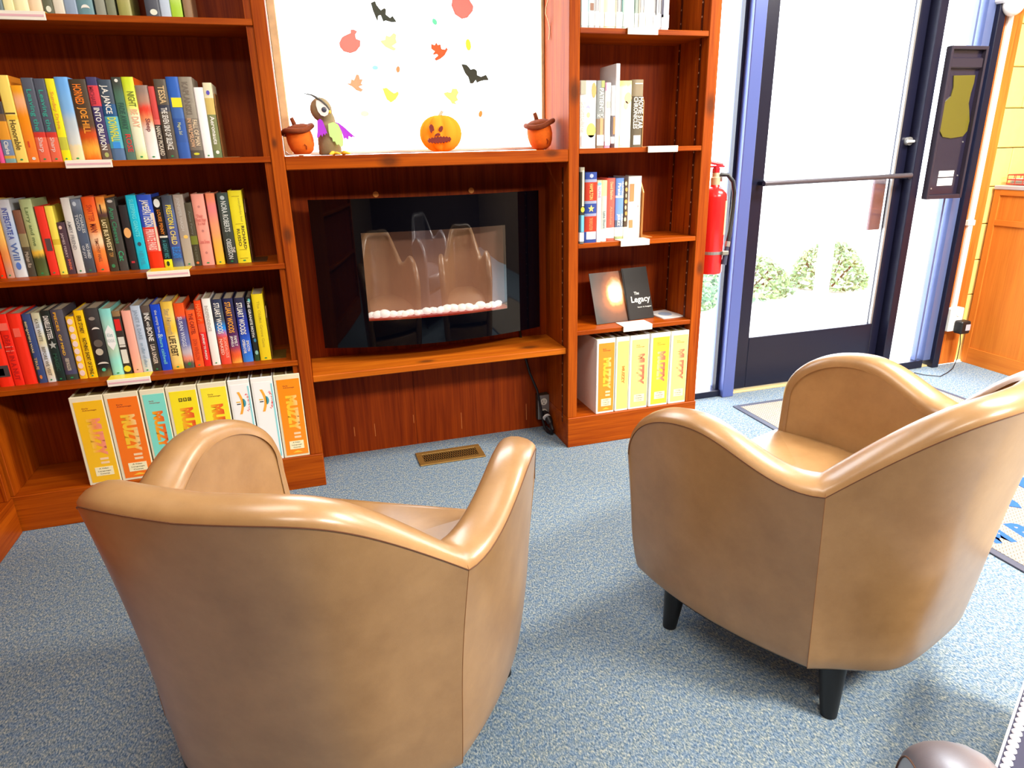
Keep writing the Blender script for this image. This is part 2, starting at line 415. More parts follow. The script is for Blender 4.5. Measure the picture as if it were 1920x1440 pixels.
ZT = 2.20
bl = thing('bookcase', 'reddish wooden built-in bookcase left of the fireplace, full of books', 'bookcase', (-1.13, 0.13, 0))
MB().box(-0.6495, -0.6063, 0.0, BK, 0.1377, ZT, 0.002).build('stile', W_POST, bl)
MB().box(-0.672, -0.6500, 0.01, BK, 0.1377, ZT).build('side_panel', W_V, bl)
MB().box(-1.70, -1.655, 0.0, BK, 0.1377, ZT, 0.002).build('stile', W_V, bl)
for x0, x1 in ((-1.70, -1.1605), (-1.1595, -0.6063)): MB().box(x0, x1, BK, 0.285, 0.0, ZT).build('back_panel', W_PANEL, bl)
MB().box(-1.70, -0.604, -0.006, BK, 0.0, 0.1377, 0.002).build('base', W_H, bl)
for zt in (1.664, 1.2485, 0.8868, 0.5242): shelf(bl, -1.655, -0.6505, zt)
shelf(bl, -1.655, -0.6505, 2.10)

br = thing('bookcase', 'narrow reddish wooden built-in bookcase between fireplace and glass door', 'bookcase', (0.75, 0.13, 0))
MB().box(0.4337, 0.4760, 0.0, BK + 0.003, 0.1377, ZT, 0.002).build('stile', W_POST, br)
MB().box(1.0136, 1.0621, 0.0, 0.30, 0.1377, ZT, 0.002).build('stile', W_POST, br)
MB().box(0.434, 1.0621, BK, 0.285, 0.0, ZT).build('back_panel', W_PANEL, br)
MB().box(0.4320, 1.0640, -0.006, BK, 0.0, 0.1377, 0.002).build('base', W_H, br)
for zt in (1.666, 1.2485, 0.8868, 0.5242): shelf(br, 0.4765, 1.0131, zt)
shelf(br, 0.4765, 1.0131, 2.10)
for ty in (0.055, 0.215): track(br, 1.0136, ty, -1, 0.15, 2.1)

# fireplace surround: mantel, ledge, back panels
sr = thing('fireplace_surround', 'wooden niche with knotty mantel and lower ledge around the electric fireplace', 'surround', (-0.086, 0.2, 0))
MB().box(-0.6060, 0.4334, 0.001, 0.261, 1.2018, 1.2476, 0.003).build('mantel', W_MANTEL, sr)
MB().box(-0.6060, 0.4334, 0.016, 0.266, 0.4263, 0.4523, 0.003).build('ledge', W_LEDGE, sr)
for x0, x1 in ((-0.6060, -0.1905), (-0.1895, 0.4334)):
    MB().box(x0, x1, 0.267, 0.285, 0.0, 1.2018).build('back_panel', W_PANEL, sr)
for ty in (0.06,): track(sr, 0.4337, ty, -1, 0.10, 1.18)
PLUG = mat('pale_wood_plug', (250, 160, 70), rough=0.5)
for px in (-0.2815, 0.1084):
    MB().rod((px, 0.2655, 1.0965), (px, 0.268, 1.0965), 0.0115, n=18).build('wood_plug', PLUG, sr)

SCR = mat('scratched_bare_wood', (226, 140, 70), rough=0.7)
for sx, z0_, z1_ in ((-.4625, .079, .1228), (-.3738, .0658, .1257), (-.2005, .1042, .1435), (.0172, .0443, .1239), (.33, .0434, .1252)): MB().box(sx - .0008, sx + .0008, .2664, .2671, z0_, z1_).build('scratch', SCR, sr)

# low bookcase running towards the viewer along the left wall
bs = thing('side_bookcase', 'reddish wooden bookcase along the left wall, only its base corner showing', 'bookcase', (-1.86, -1.2, 0))
MB().box(-2.03, -1.658, -2.6, -0.012, 0.0, 0.1377, 0.002).build('base', W_Y, bs)
MB().box(-2.03, -1.72, -2.6, -0.012, 0.1377, 1.25).build('back_panel', W_PANEL, bs)
for zt in (0.5242, 0.8868, 1.25): MB().box(-2.03, -1.665, -2.6, -0.04, zt - 0.02, zt, 0.002).build('shelf', W_Y, bs)
MB().box(-2.03, -1.662, -0.04, -0.012, 0.1377, 1.25, 0.002).build('stile', W_V, bs)
MB().box(-2.03, -1.662, -2.6, -2.57, 0.1377, 1.25, 0.002).build('stile', W_V, bs)

# ================================================================== BOOKS
def spine_mat(key, bands, smooth=False, rough=0.34):
    m = bpy.data.materials.new(key); m.use_nodes = True
    nt = m.node_tree; b = nt.nodes['Principled BSDF']; b.inputs['Roughness'].default_value = rough
    b.inputs['Specular IOR Level'].default_value = 0.4
    if len(bands) == 1:
        b.inputs['Base Color'].default_value = lin(bands[0][1]); return m
    tc = nt.nodes.new('ShaderNodeTexCoord'); sp = nt.nodes.new('ShaderNodeSeparateXYZ'); r = nt.nodes.new('ShaderNodeValToRGB')
    nz = nt.nodes.new('ShaderNodeTexNoise'); nz.inputs['Scale'].default_value = 9.0
    nt.links.new(tc.outputs['Generated'], sp.inputs[0]); nt.links.new(tc.outputs['Generated'], nz.inputs['Vector'])
    ad = nt.nodes.new('ShaderNodeMath'); ad.operation = 'MULTIPLY_ADD'; ad.inputs[1].default_value = 0.10 if smooth else 0.0
    nt.links.new(nz.outputs['Fac'], ad.inputs[0]); nt.links.new(sp.outputs['Z'], ad.inputs[2])
    nt.links.new(ad.outputs[0], r.inputs['Fac']); nt.links.new(r.outputs['Color'], b.inputs['Base Color'])
    cr = r.color_ramp; cr.interpolation = 'EASE' if smooth else 'CONSTANT'
    # bands run from the top down: (fraction from the top where the colour starts, colour)
    asc = []
    if smooth:
        for f, c in bands[::-1]: asc.append((1 - f + 0.05, c))
    else:
        ends = [b_[0] for b_ in bands[1:]] + [1.0]
        for (f, c), e_ in list(zip(bands, ends))[::-1]: asc.append((1 - e_, c))
    while len(cr.elements) < len(asc): cr.elements.new(0.5)
    for el, (p, c) in zip(cr.elements, asc): el.position = max(0, min(1, p)); el.color = lin(c)
    return m

def book(x0, x1, ys, zs, h, label, bands, texts=(), marks=(), group=None, depth=0.155, smooth=False, soft=False, rough=0.34, side=None, name='book'):
    """hardback: cover (root mesh), page block, printed lettering and marks on the spine"""
    w = x1 - x0 - 0.0006; t = 0.0025
    bm = MB(); n = 5
    out = [(0, depth), (0, 0.004)] + [(w * (0.5 - 0.5*math.cos(PI*k/n)), 0.003 - 0.0035*math.sin(PI*k/n)) for k in range(1, n)] + [(w, 0.004), (w, depth)]
    inn = [(w - t, depth), (w - t, 0.007), (t, 0.007), (t, depth)]
    pts = out + inn
    a = bm.ring([(x, y, 0) for x, y in pts]); b = bm.ring([(x, y, h) for x, y in pts])
    bm.bridge(a, b); bm.cap(a, True); bm.cap(b)
    m = [spine_mat('jacket', bands, smooth, rough)]
    if side is not None: m.append(mat('board_%d_%d_%d' % tuple(side), side, rough=0.4))
    o = bm.build(name, m, smooth=35)
    if side is not None:
        for p in o.data.polygons:
            if abs(p.normal.x) > 0.9: p.material_index = 1
    o.location = (x0, ys, zs)
    tag(o, label, 'book', group)
    pg = MB().box(t + 0.0003, w - t - 0.0003, 0.0075, depth - 0.005, 0.003, h - (0.001 if soft else 0.004)).build('pages', CREAM, o, local=True)
    for q in texts:
        s, fa, fb, col = q[:4]; xw = q[4] if len(q) > 4 else 0.55; xc = q[5] if len(q) > 5 else 0.5; mode = q[6] if len(q) > 6 else 'd'
        zc = h * (1 - (fa + fb) / 2)
        if mode == 'd': text(s, ink(col), o, (w * xc, -0.0013, zc), DOWN, h * (fb - fa), w * xw)
        else: text(s, ink(col), o, (w * xc, -0.0013, zc), FLAT, w * xw, h * (fb - fa))
    for q in marks:
        kind, fa, fb, col, xa, xb = q
        z0, z1 = h * (1 - fb), h * (1 - fa); X0, X1 = w * xa, w * xb
        if kind == 'r': pts = [(X0, z0), (X1, z0), (X1, z1), (X0, z1)]
        elif kind == 'c': pts = [((X0+X1)/2 + (X1-X0)/2*math.cos(2*PI*k/14), (z0+z1)/2 + (z1-z0)/2*math.sin(2*PI*k/14)) for k in range(14)]
        elif kind == 'm': pts = [((X0+X1)/2 + (X1-X0)/2*math.cos(PI*k/8), (z0+z1)/2 + (z1-z0)/2*math.sin(PI*k/8)) for k in range(9)] + [((X0+X1)/2 + (X1-X0)/2*math.cos(PI - PI*k/8), (z0+z1)/2 + (z1-z0)*0.15*math.sin(PI - PI*k/8)) for k in range(1, 8)]
        elif kind == 's': pts = [((X0+X1)/2 + (X1-X0)/2*(1 if k % 2 == 0 else 0.42)*math.sin(PI*k/5), (z0+z1)/2 + (z1-z0)/2*(1 if k % 2 == 0 else 0.42)*math.cos(PI*k/5)) for k in range(10)]
        elif kind == 'h': pts = [((X0+X1)/2 + (X1-X0)/2*math.sin(PI*k/3), (z0+z1)/2 + (z1-z0)/2*math.cos(PI*k/3)) for k in range(6)]
        MB().sheet_xz(pts, -0.0012, -0.0004).build('printed_mark', ink(col), o, local=True)
    return o

WT = (240, 238, 230); BKC = (30, 28, 28); CR = (236, 226, 196); GRN = (40, 150, 90); OR = (240, 120, 30)
dot = ('c', .955, .975, GRN, .38, .62)

# ---- second shelf of the left bookcase (at eye level)
L2 = [(-1.4451,-1.4309,.169),(-1.4309,-1.4008,.176),(-1.4008,-1.3677,.249),(-1.3677,-1.3379,.221),(-1.3379,-1.3049,.242),(-1.3049,-1.2739,.24),(-1.2739,-1.2485,.24),(-1.2485,-1.211,.245),(-1.211,-1.1633,.239),(-1.1625,-1.1319,.245),(-1.1319,-1.0932,.238),(-1.0924,-1.0636,.245),(-1.0636,-1.0291,.246),(-1.0291,-.9926,.222),(-.9926,-.9735,.219),(-.9727,-.9365,.24),(-.9365,-.8992,.247),(-.8992,-.8591,.247),(-.8591,-.8302,.216),(-.8302,-.8028,.23)]
T2 = 'on the second left shelf'
S2 = [
 ('magenta and teal book at the far left '+T2, [(0,(60,120,130)),(.4,(230,140,40)),(.62,(236,90,150))], [], []),
 ('multicoloured book with orange middle and blue-grey foot '+T2, [(0,(70,66,70)),(.2,(120,90,60)),(.32,(236,160,50)),(.62,(120,140,175)),(.88,(220,170,70)),(.93,(130,170,170))], [('Clarke', .64,.86,WT,.4)], []),
 ('golden yellow book with dark script lettering '+T2, [(0,(252,224,110)),(.45,(250,200,60)),(.5,(252,220,110))], [('Honorable', .5,.85,(110,90,40),.5)], [('r',.42,.435,(80,60,40),.1,.9), dot]),
 ('orange and peach book beside the golden yellow one '+T2, [(0,(252,170,30)),(.2,(248,180,130)),(.4,(250,150,20)),(1,(248,130,50))], [], [('r',.72,.8,(220,70,30),.35,.5),('c',.93,.97,(230,230,220),.4,.75)], True),
 ('first of two grey books with teal lettering, red foot, '+T2, [(0,(90,95,110)),(.64,(214,60,50)),(.7,(240,110,80))], [('Leaving the', .13,.62,(60,160,145),.55),('Sharp', .7,.88,(240,200,190),.5)], [dot]),
 ('second of two grey books with teal lettering, red foot, '+T2, [(0,(86,92,108)),(.64,(214,60,50)),(.7,(240,110,80))], [('Leaving the', .13,.62,(60,160,145),.55),('Sharp', .7,.88,(240,200,190),.5)], [dot]),
 ('thin bright yellow book with pale orange lettering '+T2, [(0,(246,236,40)),(.7,(200,200,70)),(.86,(248,236,30))], [('Sunday Drive', .15,.6,(240,170,60),.5)], [dot]),
 ('light blue book with sand coloured foot '+T2, [(0,(110,176,244)),(.35,(130,186,240)),(.55,(190,205,215)),(.78,(215,222,220)),(.82,(240,224,180))], [], [dot], True),
 ('thick brown-black book with orange flames at its foot '+T2, [(0,(74,62,48)),(.55,(90,66,44)),(.68,(214,80,24)),(.85,(244,170,60)),(1,(230,110,30))], [('HORNED', .06,.3,(246,130,30),.5,.42),('JOE HILL', .34,.66,(248,160,50),.55,.5)], [], True),
 ('navy book with a red and pink upper band '+T2, [(0,(70,66,110)),(.1,(220,70,80)),(.34,(70,60,110)),(.8,(110,90,84))], [('MICHAEL', .11,.33,(150,40,60),.4,.35),('INTO OBLIVION', .36,.87,WT,.55,.45)], [('c',.9,.96,(170,180,110),.35,.75)]),
 ('navy book with white and yellow lettering, sky blue foot, '+T2, [(0,(70,84,100)),(.3,(40,90,140)),(.45,(90,180,200)),(.85,(90,120,160))], [('J.A. JANCE', .07,.42,WT,.6,.45),('DOWNFALL', .46,.76,(230,230,70),.65,.5)], [('r',.77,.85,(60,150,235),.25,.8)]),
 ('dark green book with red lettering near its foot '+T2, [(0,(70,76,70)),(.25,(80,120,100)),(.6,(70,130,100)),(.9,(90,120,110))], [('FADE AWAY', .3,.62,(50,90,80),.6),('ROSE', .68,.9,(216,60,60),.55,.6)], [('c',.02,.06,WT,.35,.7)], True),
 ('lime topped book fading to white with orange side '+T2, [(0,(210,232,50)),(.3,(236,246,90)),(.5,(244,246,210)),(.8,(238,244,214)),(1,(226,240,160))], [('NIGHT', .17,.35,(110,120,50),.6,.55),('BE DAY', .38,.6,(240,180,150),.6,.55)], [dot], True),
 ('shorter white footed book with red middle '+T2, [(0,(150,130,120)),(.2,(180,140,120)),(.32,(236,70,50)),(.45,(246,150,100)),(.62,(250,236,226)),(1,(252,250,246))], [('Sleep', .44,.62,(130,70,70),.5,.55)], [dot], True),
 ('thin book with rose top and dark lettered foot '+T2, [(0,(214,80,76)),(.45,(226,110,100)),(.52,(70,60,54))], [('NANCY PICKARD', .54,.95,(220,210,190),.7)], []),
 ('dark grey-brown book with cream lettering '+T2, [(0,(96,88,76)),(.32,(60,64,80)),(.4,(90,82,72))], [('TESSA', .08,.3,(220,190,140),.55),('THE SEVEN SINS OF SILENCE', .35,.88,WT,.5,.45)], [dot]),
 ('blue book with a bright yellow sticker '+T2, [(0,(50,100,190)),(.25,(70,110,180)),(.5,(60,96,170)),(.8,(60,100,180))], [('Magna Sol', .55,.7,(190,200,170),.35)], [('r',.25,.365,(248,232,40),.2,1.0)]),
 ('grey-taupe book with two lines of lettering '+T2, [(0,(150,142,128)),(.5,(130,120,108)),(.9,(96,90,82))], [('KAPLANSKI', .06,.45,(120,110,98),.45,.4),('FALL OF MAN', .52,.84,(236,214,180),.35,.7),('IN WILMSLOW', .5,.86,(226,180,140),.32,.3)], [('c',.93,.96,(220,220,60),.25,.7)]),
 ('plain white book '+T2, [(0,(252,252,252))], [], [dot]),
 ('olive book with cream top and white lettering beside bookend '+T2, [(0,(232,224,190)),(.2,(214,190,110)),(.42,(130,136,90)),(.9,(110,130,90))], [('Aeronauts', .44,.82,WT,.5)], [('c',.1,.16,(90,80,190),.3,.7),('c',.9,.95,WT,.35,.75)]),
]
for (x0, x1, h), s in zip(L2, S2):
    book(x0, x1, .018, 1.2485, h, s[0], s[1], s[2], s[3], 'books on the second left shelf', smooth=len(s) > 4,
         side=(236, 96, 24) if 'lime topped' in s[0] else ((230, 140, 40) if 'golden' in s[0] else None))

# ---- top visible shelf
L1 = [(-1.3512,-1.3391),(-1.3391,-1.3109),(-1.3109,-1.2728),(-1.2728,-1.2371),(-1.2371,-1.2094),(-1.2094,-1.1801),(-1.1801,-1.1464),(-1.1464,-1.1023),(-1.098,-1.0693),(-1.0679,-1.0418),(-1.036,-.9994),(-.9596,-.9178),(-.9178,-.8877),(-.8877,-.8543),(-.8512,-.8252)]
T1 = 'on the highest visible left shelf'
S1 = [
 ('thin teal-grey book at the left frame edge '+T1, [(0,(120,140,150))]),
 ('narrow cream book above the label holder '+T1, [(0,(246,240,190))]),
 ('wide ivory book above the label holder '+T1, [(0,(250,244,200))]),
 ('pale pink and cream book right of the ivory one '+T1, [(0,(250,214,190)),(.8,(250,222,190))]),
 ('dark olive-grey book right of the pale pink one '+T1, [(0,(106,110,90))]),
 ('white and blue book with script foot '+T1, [(0,(200,214,226)),(.85,(230,224,206))]),
 ('soft blue-grey book between white and dark blue ones '+T1, [(0,(120,160,210)),(.8,(150,170,196))]),
 ('dark blue book with a white leaf at its foot '+T1, [(0,(60,120,170)),(.6,(110,150,160))]),
 ('plain stone grey book '+T1, [(0,(150,154,140))]),
 ('mottled grey-green book right of the stone grey one '+T1, [(0,(140,146,120)),(.7,(130,136,110))]),
 ('tan and olive book left of the dark gap '+T1, [(0,(150,126,70)),(.6,(190,176,120)),(.9,(160,160,90))]),
 ('slate grey book right of the dark gap '+T1, [(0,(100,108,130)),(.8,(80,84,96))]),
 ('pale steel-blue book '+T1, [(0,(166,190,220)),(.9,(190,206,226))]),
 ('lime green and white book '+T1, [(0,(190,220,90)),(.5,(226,236,170)),(.9,(170,214,60))]),
 ('rust red book with grey foot at the row end '+T1, [(0,(210,84,34)),(.86,(150,120,90))]),
]
for i, ((x0, x1), s) in enumerate(zip(L1, S1)):
    mk = [('m', .87, .97, WT, .25, .8)] if 'leaf' in s[0] else ([('c', .9, .97, (230,236,220), .3, .8)] if i in (11, 4) else [])
    book(x0, x1, .03, 1.664, (.235, .24, .238, .23, .242)[i % 5], s[0], s[1], [], mk, 'books on the top visible left shelf', smooth=len(s[1]) > 1)

# ---- third shelf
L3 = [(-1.553,-1.5347,.252),(-1.5332,-1.5102,.251),(-1.5086,-1.4715,.25),(-1.47,-1.4466,.216),(-1.4451,-1.4098,.249),(-1.4066,-1.3789,.225),(-1.378,-1.3541,.225),(-1.3535,-1.3294,.171),(-1.327,-1.3004,.249),(-1.2996,-1.268,.243),(-1.2663,-1.227,.249),(-1.2254,-1.1973,.248),(-1.1957,-1.1674,.242),(-1.1616,-1.1356,.218),(-1.1346,-1.1019,.249),(-1.1002,-1.0547,.249),(-1.0533,-1.0267,.239),(-1.0257,-.9904,.244),(-.9892,-.956,.245),(-.956,-.9327,.217),(-.9313,-.8902,.245),(-.8852,-.8551,.246),(-.8492,-.8121,.245),(-.8113,-.7659,.252)]
T3 = 'on the third left shelf'
S3 = [
 ('orange-red book at the far left '+T3, [(0,(252,200,90)),(.5,(250,130,40)),(.75,(244,70,20)),(1,(240,60,20))], [], [dot], True),
 ('yellow book fading to tan at its foot '+T3, [(0,(252,214,120)),(.45,(250,196,100)),(.7,(236,150,80)),(1,(206,160,140))], [], [dot], True),
 ('pale blue book with blue lettering '+T3, [(0,(200,206,214)),(.4,(176,196,226)),(.75,(200,214,226)),(1,(224,232,236))], [('INTERSTATE A', .1,.5,(70,90,170),.45),('Will', .55,.78,(90,120,180),.5)], [('c',.8,.9,(90,130,210),.3,.7)], True),
 ('shorter brown and olive mottled book '+T3, [(0,(130,90,70)),(.35,(150,140,100)),(.55,(90,80,60)),(.6,(80,76,64))], [('Mohan Ro', .62,.86,(190,180,160),.5)], [], False),
 ('sage green book with dark green painted foot '+T3, [(0,(178,196,140)),(.64,(190,200,130)),(.68,(240,196,70)),(.78,(80,90,50)),(1,(90,110,60))], [('Larry and me', .1,.6,(110,130,80),.4)], [dot], True),
 ('red book with a small dark figure on it '+T3, [(0,(240,60,44))], [], [('r',.46,.64,(90,70,70),.35,.95), dot]),
 ('plain lemon yellow book right of the red one '+T3, [(0,(250,230,90)),(.48,(226,196,60)),(.56,(252,232,90))], [], [dot]),
 ('short purple-brown book with pale lettering '+T3, [(0,(84,64,74))], [('JAMES FERRY', .2,.68,(190,170,170),.4,.4),('SHRINK', .7,.92,(230,120,90),.35,.55)], [('c',.06,.13,(230,190,170),.2,.6)]),
 ('off-white book with faint grey lettering '+T3, [(0,(222,220,214))], [('AMBY FRIEND', .3,.68,(150,150,150),.4,.45)], [dot]),
 ('slate blue book with two lines of pale lettering '+T3, [(0,(124,138,158)),(.2,(90,104,120)),(.5,(84,100,124)),(1,(76,82,90))], [('CHARLES', .2,.45,(200,206,206),.3,.7),('TODD', .2,.42,(200,206,206),.3,.3),('NO SHRED', .6,.8,(220,226,226),.3,.7),('OF JOY', .62,.8,(210,216,220),.3,.3)], [('c',.03,.09,(200,214,226),.2,.55), dot], True),
 ('orange book with a pale lower third '+T3, [(0,(250,96,34)),(.4,(252,140,60)),(.58,(252,214,170)),(.72,(252,140,60)),(1,(250,100,50))], [('SHATTER', .1,.32,(200,70,30),.45),('MAN', .35,.46,(130,40,30),.5),('TIMOTHY HALL', .54,.86,(150,90,60),.28)], [dot], True),
 ('dark book with an orange sunset top '+T3, [(0,(250,150,60)),(.14,(248,190,110)),(.24,(90,60,60)),(.3,(90,78,40)),(1,(70,62,50))], [('LAST BUS', .3,.52,(244,226,170),.5,.45),('WEST', .53,.72,(244,226,170),.5,.5),('TOM', .74,.8,(200,150,80),.5)], [('r',.1,.22,(60,40,40),.35,.5),('c',.9,.95,(60,140,90),.3,.7)], True),
 ('charcoal book with green lettering '+T3, [(0,(76,74,70))], [('Ann Cleeves', .12,.62,(60,140,100),.5,.45),('Cat', .72,.86,(60,170,120),.6)], [('c',.02,.06,(200,196,190),.2,.8)]),
 ('short black book with a round tan emblem '+T3, [(0,(48,46,48))], [], [('c',.34,.5,(240,180,110),.1,.95),('r',.86,.89,(200,50,60),.3,.7)]),
 ('bright cyan book with a small diamond emblem '+T3, [(0,(30,196,226))], [('SLEEPING GIANTS', .05,.55,(100,230,240),.4),('NEUVEL', .74,.94,(60,170,200),.4)], [('h',.62,.68,(60,80,100),.3,.7)]),
 ('book with blue top half and red lower half '+T3, [(0,(50,90,210)),(.43,(232,60,44)),(.45,(240,96,90)),(.76,(236,54,24))], [('JAMES', .07,.2,WT,.62,.5),('PATTERSON', .2,.43,WT,.62,.5),('PRIVATE PARIS', .46,.74,(252,214,206),.6,.45)], [('r',.24,.76,(240,216,190),.84,.99)]),
 ('black book with a white animal head, yellow patch below '+T3, [(0,(24,22,22)),(.54,(220,216,204)),(.57,(16,40,50)),(.88,(240,226,40))], [('LOUISE PENNY', .17,.52,(220,130,40),.42),('A GREAT REC', .6,.86,(60,140,150),.5)], [('c',.02,.14,(226,230,226),.1,.85),('h',.9,.98,(40,50,30),.3,.7)]),
 ('dark blue-grey book with large yellow lettering '+T3, [(0,(70,80,94)),(.3,(90,106,150)),(.6,(80,90,150)),(.85,(60,80,140)),(1,(120,130,140))], [('PRESTON', .13,.4,(240,220,60),.5,.5),('& CHILD', .42,.68,(236,216,120),.5,.5),('BLUE LABYR', .71,.87,(50,140,240),.75,.5)], [], True),
 ('warm grey book with tiny gold fruit '+T3, [(0,(170,160,150)),(.6,(180,170,156))], [('JENNIFER HAIGH', .04,.5,(200,196,190),.4,.45)], [('c',.555,.605,(240,200,100),.4,.85), dot]),
 ('shorter dark olive book with moss green block '+T3, [(0,(84,80,64)),(.52,(120,130,50)),(.66,(70,66,50))], [('Anne Perry', .12,.5,(120,120,110),.4),('THE SLEEPER', .68,.92,(110,110,90),.35)], [('c',.93,.97,(230,120,60),.3,.7)]),
 ('wide pink book with small brown ornaments '+T3, [(0,(248,168,150))], [('Their', .28,.33,(220,120,110),.5,.45,'h'),('Finest Hour', .33,.385,(220,120,110),.8,.5,'h'),('& a Half', .39,.43,(220,120,110),.6,.5,'h'),('Lissa Evans', .64,.69,(220,120,110),.8,.5,'h')], [('h',.155,.19,(200,130,120),.4,.62),('h',.49,.53,(200,130,120),.4,.62),('h',.8,.84,(200,130,120),.4,.62), dot]),
 ('pink to orange to yellow faded book '+T3, [(0,(250,150,110)),(.2,(248,140,140)),(.5,(250,170,120)),(.75,(252,196,80)),(1,(252,216,50))], [], [dot], True),
 ('dark green-grey book with white lettering '+T3, [(0,(66,84,80)),(.5,(70,80,74)),(1,(54,60,56))], [('NORA ROBERTS', .11,.54,(216,224,220),.5,.5),('THE', .76,.84,WT,.28,.78),('OBSESSION', .64,.93,(216,224,220),.45,.45)], [('c',.035,.095,(190,206,206),.3,.7),('r',.56,.6,(90,106,100),.4,.45), dot], True),
 ('tall bright yellow book beside the bookend '+T3, [(0,(252,240,50))], [('everybodys fool', .1,.42,(214,206,60),.22,.75),('RICHARD', .48,.8,(96,84,40),.22,.72),('RUSSO', .52,.76,(96,84,40),.22,.36)], [('r',.075,.08,(170,150,40),.25,.8),('r',.45,.455,(170,150,40),.25,.8),('r',.81,.815,(170,150,40),.25,.8),('r',.93,.935,(170,150,40),.2,.8), dot]),
]
for (x0, x1, h), s in zip(L3, S3):
    book(x0, x1, .085, .8868, h, s[0], s[1], s[2], s[3], 'books on the third left shelf', smooth=len(s) > 4 and s[4])

# ---- fourth shelf
L4 = [(-1.6281,-1.5855,.249),(-1.5842,-1.5541,.249),(-1.553,-1.5138,.248),(-1.5119,-1.4853,.243),(-1.4844,-1.4583,.245),(-1.4566,-1.4278,.25),(-1.4271,-1.3891,.25),(-1.3864,-1.3608,.223),(-1.3591,-1.3289,.242),(-1.3264,-1.2832,.246),(-1.2815,-1.2446,.241),(-1.2439,-1.2181,.229),(-1.2146,-1.184,.228),(-1.184,-1.1524,.243),(-1.151,-1.1221,.24),(-1.1216,-1.0885,.242),(-1.0871,-1.048,.249),(-1.0466,-1.0125,.24),(-1.0115,-.9797,.212),(-.9788,-.9551,.244),(-.9522,-.923,.249),(-.9202,-.8854,.243),(-.8832,-.8477,.243),(-.8446,-.8083,.242),(-.8045,-.7861,.242),(-.7836,-.7444,.251)]
T4 = 'on the fourth left shelf'
RED = (250, 50, 26)
